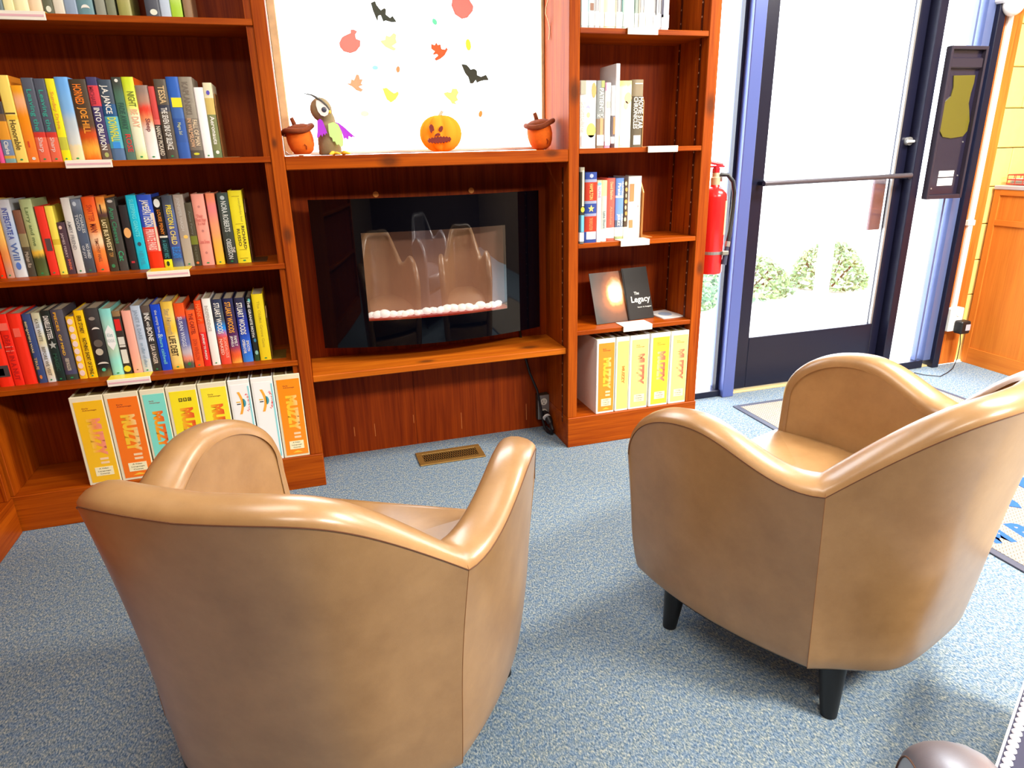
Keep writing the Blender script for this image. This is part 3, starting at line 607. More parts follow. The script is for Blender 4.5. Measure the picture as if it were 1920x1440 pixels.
S4 = [
 ('red book with dark photo patches at the far left '+T4, [(0,RED)], [], [('r',.32,.46,(120,100,90),.3,.9),('r',.7,.86,(70,66,66),.05,.95),('r',.74,.84,(200,190,190),.2,.6)]),
 ('narrow red book with dark red lettering '+T4, [(0,(246,44,26))], [('DEATH IN A NUT', .28,.92,(190,26,24),.5)], [('r',.12,.22,(250,110,90),.1,.9),('r',.44,.45,(250,130,110),.1,.9),('r',.5,.512,(250,130,110),.1,.9)]),
 ('wide plain red book, third of the red ones, '+T4, [(0,(252,52,30))], [], [('r',.2,.32,(250,100,80),.2,.7)]),
 ('narrow blue and black book with tan lettering '+T4, [(0,(60,80,130))], [('BENJAMIN WAS', .1,.55,(220,200,140),.3,.3),('TRUE', .62,.8,(210,180,110),.3,.35)], [('r',.08,.98,(40,36,34),.02,.2),('c',.88,.94,(220,130,60),.3,.6)]),
 ('cream and pale blue book with grey lettering '+T4, [(0,(206,204,170)),(.2,(214,222,230)),(.4,(226,220,180)),(.6,(214,224,236)),(.85,(226,214,180)),(1,(220,226,226))], [('KATE WHITE', .08,.4,(130,130,110),.4),('BEFORE WE VISIT', .48,.9,(130,126,110),.4)], [dot], True),
 ('dark green book with white lettering and silver starfish '+T4, [(0,(34,44,40)),(.5,(30,50,46)),(1,(40,60,48))], [('DANIELLE', .07,.24,WT,.55),('STEEL', .25,.4,WT,.55),('MAGIC', .6,.85,(40,90,70),.4)], [('s',.42,.54,(180,186,180),.1,.98), dot]),
 ('grey-navy book with small orange lettering '+T4, [(0,(84,82,94)),(.85,(76,78,110)),(.92,(60,70,60))], [('PIECES', .03,.29,(244,180,40),.22,.35),('OF MIND', .34,.64,(244,190,60),.22,.35),('GREER MACALLISTER', .68,.86,(214,204,180),.3,.45)], [dot]),
 ('amber book with a column of pale circles '+T4, [(0,(250,200,40))], [], [('c',.03+.118*k,.125+.118*k,(246,220,214),.18,.84) for k in range(8)]),
 ('yellow book with black lettering beside the amber one '+T4, [(0,(252,204,20))], [('ERIK STOREY', .07,.33,(60,44,20),.42,.5),('NOTHING SHORT OF DYING', .4,.94,(60,44,20),.42,.5)], [dot]),
 ('wide black book with pictures of moon phases '+T4, [(0,(66,64,64)),(.3,(50,48,48)),(.85,(40,40,40)),(1,(120,104,60))], [], [('c',.12,.17,(150,140,130),.25,.7),('m',.27,.34,(236,230,220),.3,.85),('c',.45,.56,(100,92,84),.2,.85),('c',.58,.68,(200,190,170),.2,.75),('m',.78,.85,(226,222,214),.15,.95),('c',.87,.92,(80,200,160),.35,.65)], True),
 ('aqua book with a white hexagon '+T4, [(0,(140,222,214)),(.25,(170,226,210)),(.6,(180,214,190)),(.8,(150,230,220)),(1,(156,228,220))], [('All Sorts', .36,.42,(150,190,190),.5,.5,'h'),('NICHOLAS', .45,.5,(180,200,200),.6,.5,'h')], [('h',.24,.62,(246,250,250),.12,.95), dot], True),
 ('dark book with red and white lettering blocks '+T4, [(0,(150,120,80)),(.08,(60,54,48))], [], [('r',.12,.3,(226,40,34),.15,.85),('r',.4,.52,(226,226,216),.15,.9),('r',.53,.56,(226,226,216),.15,.9),('r',.6,.82,(226,226,216),.15,.9),('c',.86,.96,(230,214,50),.05,.95)]),
 ('salmon pink book with plain spine '+T4, [(0,(250,180,160))], [], [('c',.93,.95,(120,110,80),.4,.6)]),
 ('pale grey-blue book with faint lettering '+T4, [(0,(190,206,226)),(.8,(206,216,220))], [('JANET & DARE', .06,.5,(150,170,190),.5),('an affair of affairs', .55,.92,(150,176,200),.35)], [dot]),
 ('black book with bold white lettering '+T4, [(0,(96,84,76)),(.1,(58,56,54)),(1,(50,50,46))], [('INK', .1,.22,WT,.6),('AND', .23,.31,WT,.3),('BONE', .32,.53,WT,.6),('LISA UNGER', .58,.88,(226,214,200),.5)], [dot]),
 ('royal blue book with pale script lettering '+T4, [(0,(26,76,216))], [('the empty love', .08,.42,(190,200,214),.35,.5),('&', .43,.5,(170,196,226),.5,.5),('laura caldwell', .5,.9,(110,196,214),.35,.5)], []),
 ('cream and gold book with heavy black lettering '+T4, [(0,(246,206,80)),(.2,(244,210,110)),(.4,(246,200,60)),(.6,(250,224,150)),(.9,(248,214,120)),(1,(240,190,60))], [('Star Aftermath', .1,.48,(190,170,120),.45,.45),('LIFE DEBT', .5,.8,(60,50,30),.55,.45)], [dot], True),
 ('orange topped book fading to blue with pale lettering '+T4, [(0,(244,90,30)),(.18,(240,90,40)),(.26,(90,84,140)),(.6,(110,120,180)),(.75,(200,190,200)),(.86,(240,150,120)),(.93,(90,90,80)),(1,(80,90,80))], [('SUSAN WIGGS', .2,.66,(216,220,236),.4,.42)], [('c',.91,.96,(40,140,70),.4,.7)], True),
 ('shorter orange-red book with dark red lettering '+T4, [(0,(250,96,40))], [('THE CARTEL', .05,.42,(150,40,24),.45),('DON WINSLOW', .5,.88,(200,70,30),.45)], [dot]),
 ('narrow red book with white lettering low down '+T4, [(0,(244,74,24)),(.35,(240,90,60)),(.48,(232,44,40))], [('HANK P.', .05,.32,(250,130,70),.6),('JOURNEY TO MUNICH', .5,.9,WT,.42)], []),
 ('white book with fine grey lettering '+T4, [(0,(250,246,240))], [('INDEPENDENCE', .1,.48,(190,184,176),.4,.42)], [dot]),
 ('navy book with white lettering and orange-red foot '+T4, [(0,(50,60,90)),(.3,(70,80,90)),(.44,(30,140,230)),(.6,(240,90,60)),(1,(244,80,60))], [('STUART WOODS', .05,.52,WT,.55,.42),('SCANDALOUS', .58,.9,(250,180,160),.3,.72),('NAKED', .6,.85,(250,200,180),.3,.3)], [], True),
 ('navy book with gold lettering and flame foot '+T4, [(0,(40,44,84)),(.4,(60,44,80)),(.7,(110,50,110)),(.88,(240,100,50)),(1,(250,170,70))], [('STUART WOODS', .05,.52,(246,170,60),.55,.42),('FAMILY', .57,.73,WT,.3,.68),('JEWELS', .57,.74,WT,.3,.32)], [], True),
 ('navy to bright blue book with white lettering '+T4, [(0,(46,48,76)),(.45,(40,60,170)),(.75,(50,110,226)),(1,(60,140,240))], [('STUART WOODS', .07,.56,WT,.55,.42),('SMOOTH', .66,.83,WT,.28,.7),('OPERATOR', .64,.86,WT,.28,.32)], [], True),
 ('thin black book with pale lettering and green edge '+T4, [(0,(40,46,46)),(.9,(50,80,50))], [('THE GRANITE MOTH', .05,.62,WT,.5,.42)], [('c',.02,.08,(90,190,190),.4,.9),('c',.64,.7,(60,130,170),.4,.9),('c',.83,.9,(140,200,190),.3,.95)]),
 ('tall yellow book at the right end '+T4, [(0,(250,226,40))], [('The Oldest Grove Gate', .1,.8,(214,190,40),.26,.5)], [('c',.35,.38,(150,140,40),.45,.6), dot]),
]
for (x0, x1, h), s in zip(L4, S4):
    book(x0, x1, .055, .5242, h, s[0], s[1], s[2], s[3], 'books on the fourth left shelf', smooth=len(s) > 4 and s[4])

# ---- right bookcase
TR2 = 'on the second right shelf'
R2 = [(.4837,.5495,.241),(.5507,.5845,.241),(.5856,.6106,.234),(.6129,.6288,.224),(.6288,.6471,.3),(.6471,.6978,.241),(.7002,.7467,.245)]
lab = ('r', .8, .96, (250,250,248), .08, .95)
SR2 = [
 ('wide white book with orange and yellow circles '+TR2, [(0,(250,250,246))], [('Scottoline', .3,.75,(240,214,206),.25,.2)], [('r',0,.2,(176,176,156),.02,.34),('c',.03,.25,(244,170,100),.7,.98),('c',.62,.84,(250,240,110),.4,.98),('m',.36,.46,(170,174,214),.36,.6),('c',.46,.54,(250,240,150),.4,.62), lab], False, None),
 ('grey book with white lettering and orange patch '+TR2, [(0,(150,156,156)),(.56,(150,126,104))], [('PATIENT', .11,.46,WT,.5,.55),('H.M.', .49,.54,WT,.8,.5,'h')], [('r',0,.1,(170,180,110),.55,.95),('r',.55,.8,(236,170,120),.45,.8), lab], False, None),
 ('narrow white and pink book '+TR2, [(0,(250,246,246)),(.9,(244,160,190))], [], [('r',.0,.12,(240,130,170),.0,.2),('r',.28,.38,(190,196,186),.3,.9), lab], False, None),
 ('narrow dark book with an orange patch low down '+TR2, [(0,(226,228,230)),(.48,(120,112,116)),(.82,(226,226,226)),(.93,(90,60,60))], [], [('r',.5,.78,(240,150,90),.55,.95)], False, None),
 ('tall pale grey book standing above the others '+TR2, [(0,(246,246,248))], [], [], False, (206, 208, 214)),
 ('cream book with orange picture '+TR2, [(0,(246,226,150)),(.1,(250,246,214)),(1,(252,248,226))], [], [('c',.17,.34,(248,196,150),.4,.98),('c',.3,.42,(250,206,170),.35,.7), lab], True, None),
 ('dark grey-brown book with white lettering at row end '+TR2, [(0,(150,136,110)),(.24,(104,94,76)),(1,(100,96,76))], [('CHRONICLES', .25,.72,(226,224,216),.4,.3),('MOVIE STAR', .25,.72,WT,.45,.76)], [('r',.05,.065,WT,.2,.9),('r',.82,.96,(250,250,248),.2,.85)], False, None),
]
for (x0, x1, h), s in zip(R2, SR2):
    book(x0, x1, .010, 1.2485, h, s[0], s[1], s[2], s[3], 'books on the second right shelf', smooth=s[4], side=s[5], depth=.15)
TR3 = 'on the third right shelf'
R3 = [(.4815,.5018,.0,.293),(.5097,.5613,.016,.273),(.5631,.5843,.02,.241),(.5888,.6127,.03,.24),(.6255,.6609,.058,.246),(.6645,.701,.06,.245),(.7044,.7233,.065,.238),(.7285,.7882,.074,.25)]
SR3 = [
 ('thin black book with cream strip and yellow dot '+TR3, [(0,(160,156,140)),(.06,(60,62,56)),(.62,(70,120,140)),(.85,(250,250,250)),(.97,(110,110,110))], [], [('r',.04,.5,(246,240,196),.45,.85),('c',.51,.58,(246,226,60),.2,.98),('r',.62,.84,(110,190,230),.3,.9)], False),
 ('navy and red book with a gold star '+TR3, [(0,(50,74,150)),(.1,(150,160,190)),(.14,(190,60,40)),(.4,(150,160,190)),(.44,(50,74,150)),(.58,(150,160,190)),(.62,(190,60,40)),(.84,(50,74,150))], [('HAMILTON', .16,.38,(230,190,110),.3,.5),('THE REVOLUTION', .64,.82,(230,150,90),.3,.5)], [('s',.455,.565,(240,220,120),.25,.8),('r',.84,.95,(250,250,250),.15,.95),('h',.02,.08,(170,180,210),.35,.7)], False),
 ('thin pale book with blue oval on top '+TR3, [(0,(250,206,170)),(.04,(240,226,230)),(.4,(250,226,216)),(1,(250,246,240))], [('ALPINE', .1,.28,(200,150,190),.5)], [('c',.03,.08,(120,200,240),.1,.9)], True),
 ('narrow cream and grey book '+TR3, [(0,(236,214,160)),(.25,(190,200,196)),(.8,(250,250,248))], [('Lake Shore', .5,.78,(130,146,146),.4)], [], False),
 ('round-backed red book with white label '+TR3, [(0,(244,104,92)),(.8,(250,246,244)),(.97,(240,110,100))], [('David Baldwin', .06,.34,(250,196,150),.35),('Absolute', .45,.75,(246,150,120),.3)], [], False),
 ('blue book with white lettering '+TR3, [(0,(110,150,226)),(.28,(214,226,246)),(.32,(120,160,236)),(.68,(100,120,150)),(.8,(250,250,250)),(.95,(160,180,130))], [('Pirate', .08,.27,WT,.4,.4),('HUNTERS', .06,.27,WT,.25,.8),('JEREZ', .58,.78,WT,.4,.4),('KURSON', .58,.78,WT,.25,.8)], [], False),
 ('thin leopard patterned book '+TR3, [(0,(90,74,60)),(.8,(250,246,220))], [], [('c',.03+.1*k,.1+.1*k,(226,170,90) if k % 2 else (240,220,170),.1+.2*(k%3)*.5,.6+.2*(k%2)) for k in range(7)], False),
 ('wide white book with two orange rectangles '+TR3, [(0,(250,250,248))], [], [('r',.12,.4,(246,140,90),.1,.42),('r',.7,.83,(246,140,90),.1,.38),('c',.46,.5,(200,180,180),.7,.8)], False),
]
for (x0, x1, ys, h), s in zip(R3, SR3):
    book(x0, x1, ys, .8868, h, s[0], s[1], s[2], s[3], 'books on the third right shelf', smooth=s[4], depth=.15)
TR1 = 'on the highest visible shelf right of the fireplace'
R1 = [(.4835,.5127),(.5137,.5368),(.5368,.5579),(.5579,.5748),(.5748,.6207),(.6217,.6497),(.6497,.6974),(.6974,.7126),(.7148,.7433),(.7433,.7742),(.7742,.8076),(.8087,.8423)]
SR1 = [('pale cyan spine at the left end', (206,246,252)), ('white spine with small brown picture', (236,248,250)), ('grey striped white spine left of the yellow', (240,240,244)), ('narrow ivory spine', (252,248,236)),
 ('wide pale yellow spine', (252,250,206)), ('white spine with grey and teal stripes', (240,242,236)), ('wide mint green spine', (206,236,226)), ('narrow grey spine beside the mint one', (160,176,168)),
 ('finely lined white spine', (248,244,232)), ('plain white spine near the row end', (252,252,250)), ('black and grey striped white spine', (240,240,240)), ('white and navy spine, rightmost', (236,236,244))]
for i, ((x0, x1), (d, c)) in enumerate(zip(R1, SR1)):
    mk = [('r', .78, .97, (252,252,252), .05, .97)]
    if i in (2, 5, 8, 10): mk += [('r', 0, .76, (150,150,156), .2, .27), ('r', 0, .76, (190,190,196), .4, .5), ('r', 0, .76, (120,120,126), .66, .74)]
    if i == 10: mk += [('r', 0, .8, (50,50,56), .28, .4)]
    if i == 11: mk += [('r', 0, .82, (60,60,86), .0, .26)]
    if i == 1: mk += [('r', .66, .76, (150,110,90), .25, .85)]
    if i == 5: mk += [('r', 0, .76, (80,130,130), .82, .97)]
    book(x0, x1, .010, 1.666, (.235, .238, .232)[i % 3], 'thin case with ' + d + ' ' + 'on the top right shelf', [(0, c)], [], mk, 'cases on the top visible right shelf', depth=.14)

# ---- course cases (white clamshells with a coloured spine card)
SHELL = mat('ivory_case_plastic', (238, 228, 196), rough=0.28, coat=0.4)
SHELLW = mat('white_case_plastic', (246, 246, 240), rough=0.28, coat=0.4)
DARKIN = mat('case_inside', (150, 128, 74), rough=0.6)
def title_mat(g):
    key = 'title_%d_%d_%d' % (g[0][2], g[1][1], g[2][1])
    if key in _mats: return _mats[key]
    m = bpy.data.materials.new(key); m.use_nodes = True
    nt = m.node_tree; b = nt.nodes['Principled BSDF']; b.inputs['Roughness'].default_value = 0.4
    tc = nt.nodes.new('ShaderNodeTexCoord'); sp = nt.nodes.new('ShaderNodeSeparateXYZ'); r = nt.nodes.new('ShaderNodeValToRGB')
    nt.links.new(tc.outputs['Generated'], sp.inputs[0]); nt.links.new(sp.outputs['Y'], r.inputs[0]); nt.links.new(r.outputs[0], b.inputs['Base Color'])
    e = r.color_ramp.elements; e[0].position = .1; e[0].color = lin(g[0]); e[1].position = .9; e[1].color = lin(g[2])
    q = e.new(.5); q.color = lin(g[1])
    _mats[key] = m
    return m
def case(x0, x1, h, label, card, kind, shell, group, y=0.0, depth=0.235):
    w = x1 - x0 - 0.001; zs = 0.1377
    bm = MB(); t = 0.0045
    bm.box(0, w, 0, 0.006, 0, h, 0.002)
    bm.box(0, t, 0.004, depth, 0, h - 0.002, 0.001).box(w - t, w, 0.004, depth, 0, h - 0.002, 0.001)
    bm.box(t, w - t, 0.006, depth, 0, 0.004)
    o = bm.build('course_case', shell); o.location = (x0, y, zs)
    tag(o, label, 'case', group)
    MB().box(t, w - t, 0.008, depth - 0.004, 0.006, h - 0.008).build('insert', DARKIN, o, local=True)
    if w > 0.06: MB().box(w*0.46, w*0.52, 0.006, depth - 0.004, h - 0.014, h - 0.003).build('divider', shell, o, local=True)
    MB().box(t, w - t, 0.0255, 0.03, h - 0.014, h - 0.006).build('divider', shell, o, local=True)
    m = 0.10 if w > 0.06 else 0.13
    cx0, cx1 = w * m, w * (1 - m * 0.35)
    c = MB().box(cx0, cx1, -0.0008, 0.0, h * 0.03, h * 0.945).build('spine_card', mat('card_%d_%d_%d' % tuple(card), card, rough=0.35, coat=0.3), o, local=True)
    W = cx1 - cx0; X = lambda f: cx0 + W * f
    def art(name, pts, col): return MB().sheet_xz([(X(a), h * (1 - b)) for a, b in pts], -0.0012, -0.0008).build(name, ink(col), c, local=True)
    if kind in ('m', 'm2', 'b', 'thin', 'faded'):
        if kind == 'b':
            for k in range(3):
                art('logo_block', [(.32+.17*k, .175), (.45+.17*k, .175), (.45+.17*k, .135), (.32+.17*k, .135)], (60, 52, 20))
                text('BBC'[k], ink((250, 226, 40)), c, (X(.385 + .17*k), -0.0014, h * .845), FLAT, W * .07, h * .026)
        elif kind != 'thin':
            text('Early', ink((150, 50, 30)), c, (X(.36), -0.001, h * .868), FLAT, W * .22, h * .018)
            text('Advantage', ink((150, 50, 30)), c, (X(.5), -0.001, h * .846), FLAT, W * .5, h * .018)
        a, b = (.24, .66) if kind != 'thin' else (.38, .62)
        if kind == 'm2': g = ((255, 214, 60), (250, 150, 90), (252, 150, 140)) if card[1] > 180 else ((252, 206, 40), (252, 190, 60), (250, 214, 160))
        elif kind == 'faded': g = ((252, 244, 150), (238, 140, 100), (222, 70, 60))
        elif kind == 'thin': g = ((236, 180, 90), (226, 130, 60), (220, 90, 50))
        else: g = ((252, 200, 40), (246, 130, 30), (230, 60, 40))
        text('MUZZY', title_mat(g), c, (X(.52), -0.0011, h * (1 - (a+b)/2)), DOWN, h * (b - a), W * (.27 if kind == 'thin' else .5), bold=.0075)
        if kind == 'm2':
            text('II', ink((250, 214, 170)), c, (X(.6), -0.0011, h * .27), DOWN, h * .07, W * .3)
        if kind != 'thin':
            lb = MB().box(X(.2), X(.84), -0.0014, -0.0008, h * .1, h * .2).build('label_card', mat('label_ivory', (250, 240, 196), rough=0.5), c, local=True)
            for s, zc, wd_ in (('A Video', .182, .34), ('Language', .152, .46), ('Course', .122, .34)):
                text(s, ink((120, 110, 80)), lb, (X(.52), -0.0017, h * zc), FLAT, W * wd_, h * .016)
            if card[1] < 180: art('logo_mark', [(.3,.945),(.74,.945),(.62,.93),(.52,.922),(.42,.93)], (252, 200, 60))
    else:   # sun-and-banner design
        n = 10
        art('banner', [(.30+.16*math.sin(PI*k/n), .14+.26*k/n) for k in range(n+1)] + [(.44+.16*math.sin(PI*k/n), .14+.26*k/n) for k in range(n, -1, -1)], (250, 176, 60))
        art('globe', [(.56+.16*math.cos(-PI/2+PI*k/8), .27+.05*math.sin(-PI/2+PI*k/8)) for k in range(9)], (70, 160, 180))
        art('sun_ray', [(.2,.25),(.42,.25),(.42,.262),(.2,.262)], (240, 190, 60)); art('sun_ray', [(.22,.275),(.42,.275),(.42,.287),(.22,.287)], (60, 60, 60))
        for k, ch in enumerate(kind): 
            a = -1.0 + 2.0 * k / (len(kind) - 1)
            text(ch, ink((236, 90, 90)), c, (X(.68 + .2*math.cos(a)), -0.001, h * (.73 - .105*math.sin(a))), (PI/2, math.radians(90) + a * 0.9, 0), W * .14, h * .022)
        art('edge_strip', [(.9,.08),(.99,.08),(.99,.96),(.9,.96)], (150, 220, 226))
    return o
BLX = [(-1.4194,-1.3141),(-1.3125,-1.2028),(-1.1986,-1.1172),(-1.1149,-1.0115),(-1.0091,-.91),(-.9063,-.8309),(-.8272,-.7486),(-.7467,-.6513)]
TB = 'course case on the lowest shelf left of the fireplace'
SBL = [('golden yellow '+TB+', leftmost', (252,196,30), 'm2'), ('bright orange '+TB+', second from left', (252,122,20), 'm2'), ('narrow aqua '+TB, (130,226,210), 'm'),
 ('lemon yellow '+TB+', with black three letter logo', (252,232,30), 'b'), ('lemon yellow '+TB+', right of the black logo one', (252,236,50), 'm'),
 ('white '+TB+', with sun design, left of its twin', (252,252,250), 'FRENCH'), ('white '+TB+', with sun design and pale blue strip', (252,252,250), 'SPANISH'), ('orange '+TB+', rightmost beside the post', (252,146,20), 'm2')]
for (x0, x1), (l, c, k) in zip(BLX, SBL):
    l = l.replace('course case on the lowest shelf left of the fireplace', 'course case on the lowest left shelf')
    case(x0, x1, .338, l, c, k, SHELL if k not in ('FRENCH', 'SPANISH') else SHELLW, 'course cases on the lowest left shelf')
BRX = [(.5673,.6534),(.6586,.7214),(.724,.8168),(.8248,.9194),(.9248,1.012)]
TC = 'course case on the lowest right shelf'
SBR = [('amber '+TC+', leftmost, showing its grey side', (240,146,24), 'm2'), ('thin pale yellow '+TC+', with small lettering', (252,240,120), 'thin'),
 ('pale yellow '+TC+', third from left', (252,242,130), 'faded'), ('strong yellow '+TC+', fourth from left', (252,232,50), 'faded'), ('pale yellow '+TC+', rightmost beside the door side', (252,244,130), 'faded')]
for (x0, x1), (l, c, k) in zip(BRX, SBR):
    case(x0, x1, .341, l, c, k, SHELLW, 'course cases on the lowest right shelf', y=0.002)

# ---- bookends
def bookend(x, z, ys, h, label, col, lean=1):
    b = MB(); pts = [(ys + 0.004, 0)] + [(ys + 0.002, h*0.8), (ys + 0.03, h), (ys + 0.12, h), (ys + 0.15, h*0.8), (ys + 0.15, 0)]
    a = b.ring([(x, y, z + q) for y, q in pts]); c = b.ring([(x + 0.003, y, z + q) for y, q in pts]); b.bridge(a, c); b.cap(a); b.cap(c, True)
    b.box(x, x + 0.05, ys + 0.004, ys + 0.125, z + 0.0002, z + 0.002)
    tag(b.build('bookend', mat('bookend_%d' % col[0], col, rough=0.4, metal=0.4)), label, 'bookend')
bookend(-.8015, 1.2485, .018, .20, 'brown metal bookend at the right end of the second left shelf', (150, 104, 60))
bookend(-.7635, .8868, .085, .22, 'dark bronze bookend at the right end of the third left shelf', (92, 62, 34))
bookend(-.7425, .5242, .055, .20, 'olive metal bookend at the right end of the fourth left shelf', (120, 92, 34))
bookend(.7490, 1.2485, .010, .21, 'tan metal bookend at the right end of the second right shelf', (196, 150, 96))
bookend(.7900, .8868, .060, .23, 'tan metal bookend beside the white book on the third right shelf', (214, 150, 80))

# ---- shelf label holders
LBY = mat('yellow_label', (250, 222, 50), rough=0.4, coat=0.3); LBW = mat('white_label', (246, 240, 226), rough=0.4, coat=0.3); LBP = mat('pink_print', (230, 180, 190), rough=0.6)
def holder(x0, x1, z, y1, label, top):
    b = MB().box(x0, x1, -0.006, y1, z + 0.0003, z + 0.003, 0.0008)
    o = b.build('shelf_label', top); tag(o, label, 'label', 'label holders clipped on the shelves')
    f = MB().box(x0, x1, -0.010, -0.006, z - 0.021, z + 0.003, 0.001).build('front_strip', LBW, o)
    if top is LBY: MB().box(x0 + 0.004, x1 - 0.004, -0.0106, -0.010, z - 0.012, z - 0.006).build('printed_line', LBP, f)
holder(-1.36, -1.2249, 1.664, .02, 'cream label holder on the highest visible left shelf', LBY)
holder(-1.2622, -1.1303, 1.2485, .014, 'yellow label holder on the second left shelf', LBY)
holder(-1.0962, -.9633, .8868, .075, 'yellow label holder on the third left shelf', LBY)
holder(-1.2872, -1.1506, .5242, .05, 'yellow label holder on the fourth left shelf above the cases', LBY)
holder(.6626, .7883, 1.666, .008, 'white label holder on the highest visible right shelf', LBW)
holder(.7657, .8985, 1.2485, .008, 'white label holder on the second right shelf', LBW)
holder(.6593, .79, .8868, .05, 'white label holder on the third right shelf', LBW)
holder(.6834, .8202, .5242, .07, 'white label holder below the open dark book at right', LBW)

# ---- open display book and papers on the fourth right shelf
lg = thing('display_book', 'open black book with a glowing lamp picture standing on the right bookcase shelf', 'book', (.74, .09, .5242))
def glow_page():
    m = bpy.data.materials.new('lamp_photo_print'); m.use_nodes = True
    nt = m.node_tree; b = nt.nodes['Principled BSDF']; b.inputs['Roughness'].default_value = 0.3
    tc = nt.nodes.new('ShaderNodeTexCoord'); ds = nt.nodes.new('ShaderNodeVectorMath'); ds.operation = 'DISTANCE'; ds.inputs[1].default_value = (.70, .50, .60)
    mp = nt.nodes.new('ShaderNodeMapping'); mp.inputs['Scale'].default_value = (1, 0, 1.0); ds.inputs[1].default_value = (.70, 0, .60)
    nt.links.new(tc.outputs['Generated'], mp.inputs[0]); nt.links.new(mp.outputs[0], ds.inputs[0])
    nz = nt.nodes.new('ShaderNodeTexNoise'); nz.inputs['Scale'].default_value = 5; nt.links.new(tc.outputs['Generated'], nz.inputs['Vector'])
    ad = nt.nodes.new('ShaderNodeMath'); ad.operation = 'MULTIPLY_ADD'; ad.inputs[1].default_value = 0.12
    nt.links.new(nz.outputs['Fac'], ad.inputs[0]); nt.links.new(ds.outputs['Value'], ad.inputs[2])
    r = nt.nodes.new('ShaderNodeValToRGB'); e = r.color_ramp.elements
    e[0].position = 0.24; e[0].color = lin((255, 246, 226)); e[1].position = 0.8; e[1].color = lin((50, 44, 40))
    for p, c in ((.30, (250, 190, 120)), (.36, (190, 110, 60)), (.5, (120, 74, 48))):
        q = e.new(p); q.color = lin(c)
    nt.links.new(ad.outputs[0], r.inputs[0]); nt.links.new(r.outputs[0], b.inputs['Base Color'])
    return m
def tilted_board(name, p00, p10, p01, th, m, parent):
    """slab spanned by p00->p10 (width) and p00->p01 (height), thickness th to the back"""
    p00, p10, p01 = Vector(p00), Vector(p10), Vector(p01); u, v = p10 - p00, p01 - p00
    n = v.cross(u).normalized() * th
    b = MB(); a = b.ring([p00, p00 + u, p00 + u + v, p00 + v]); c = b.ring([p + n for p in (p00, p00 + u, p00 + u + v, p00 + v)])
    b.bridge(a, c); b.cap(a); b.cap(c, True)
    return b.build(name, m, parent), u, v, -n.normalized()
BLKP = mat('black_glossy_print', (34, 34, 36), rough=0.25, coat=0.4)
PA, PB_, PC = (.595, .070, .5262), (.755, .086, .5262), (.588, .150, .735)
brd, u1, v1, n1 = tilted_board('left_cover', PA, PB_, PC, 0.004, glow_page(), lg)
P2 = (.7585, .086, .5262); P3 = (.886, .098, .5262); P4 = (.7465, .160, .744)
brd2, u2, v2, n2 = tilted_board('right_cover', P2, P3, P4, 0.004, BLKP, lg)
MB().tube([(.7565, .083, .527), (.7445, .152, .742)], 0.004, 8).build('spine', BLKP, lg, True)
tb = thing
rotm = Matrix((u2.normalized(), v2.normalized() - u2.normalized() * v2.normalized().dot(u2.normalized()), n2)).transposed()
def board_text(s, fu, fv, L, Hh):
    p = Vector(P2) + u2 * fu + v2 * fv + n2 * 0.0012
    o = text(s, ink((236, 236, 230)), lg, p, rotm.to_euler(), L, Hh); o.parent = lg
    o.matrix_parent_inverse = basis(lg).inverted()
board_text('The', .44, .50, .026, .014); board_text('Legacy', .56, .38, .098, .036); board_text('how it began', .68, .23, .07, .007)
MB().tube([(.66, .16, .5262), (.68, .148, .64)], 0.004).tube([(.84, .165, .5262), (.82, .152, .64)], 0.004).build('easel_leg', BLACK, lg, True)
pp = MB()
for k in range(4):
    c, s_ = math.cos(.12 + .02*k), math.sin(.12 + .02*k)
    q = [(-.055, -.07), (.055, -.07), (.055, .07), (-.055, .07)]
    pp.sheet_xy([(.955 + x*c - y*s_, .125 + x*s_ + y*c) for x, y in q], .5248 + .0012*k, .5257 + .0012*k)
po_ = pp.build('paper_stack', mat('white_paper', (246, 246, 246), rough=0.7))
tag(po_, 'small stack of white leaflets lying right of the open black book', 'papers')
MB().sheet_xy([(.955 + .03*math.cos(2*PI*k/12), .125 + .035*math.sin(2*PI*k/12)) for k in range(12)], .5293, .5296).build('printed_mark', mat('grey_blue_print', (170, 190, 220), rough=0.6), po_)

# ================================================================== ELECTRIC FIREPLACE
fp = thing('electric_fireplace', 'black curved glass electric fireplace with white pebbles in the wooden niche', 'fireplace', (-.09, .2, .5156))
FX0, FX1, FZ0, FZ1 = -.545, .369, .5156, 1.0912
def bow(x): return .172 - .088 * (1 - ((x - (FX0 + FX1)/2) / ((FX1 - FX0)/2))**2)
HX0, HX1, HZ0, HZ1 = -.366, .208, .622, .965
def front_glass():
    b = MB(); xs = sorted(set([FX0 + (FX1 - FX0)*k/28 for k in range(29)] + [HX0, HX1])); zs = [FZ0, HZ0, HZ1, FZ1]
    th = .006
    F = [[b.bm.verts.new((x, bow(x), z)) for z in zs] for x in xs]; B = [[b.bm.verts.new((x, bow(x) + th, z)) for z in zs] for x in xs]
    for i in range(len(xs) - 1):
        for j in range(3):
            hole = j == 1 and HX0 - 1e-6 <= xs[i] < HX1 - 1e-6
            if hole: continue
            b.bm.faces.new((F[i][j], F[i+1][j], F[i+1][j+1], F[i][j+1])); b.bm.faces.new((B[i][j+1], B[i+1][j+1], B[i+1][j], B[i][j]))
        b.bm.faces.new((B[i][0], B[i+1][0], F[i+1][0], F[i][0])); b.bm.faces.new((F[i][3], F[i+1][3], B[i+1][3], B[i][3]))
    for i in (0, len(xs) - 1):
        for j in range(3): b.bm.faces.new((F[i][j], F[i][j+1], B[i][j+1], B[i][j]))
    return b.build('front_panel', mat('black_backed_glass', (3, 4, 10), rough=0.03, spec=0.3), fp, smooth=30)
front_glass()
b = MB(); xs = [HX0 + (HX1 - HX0)*k/16 for k in range(17)]
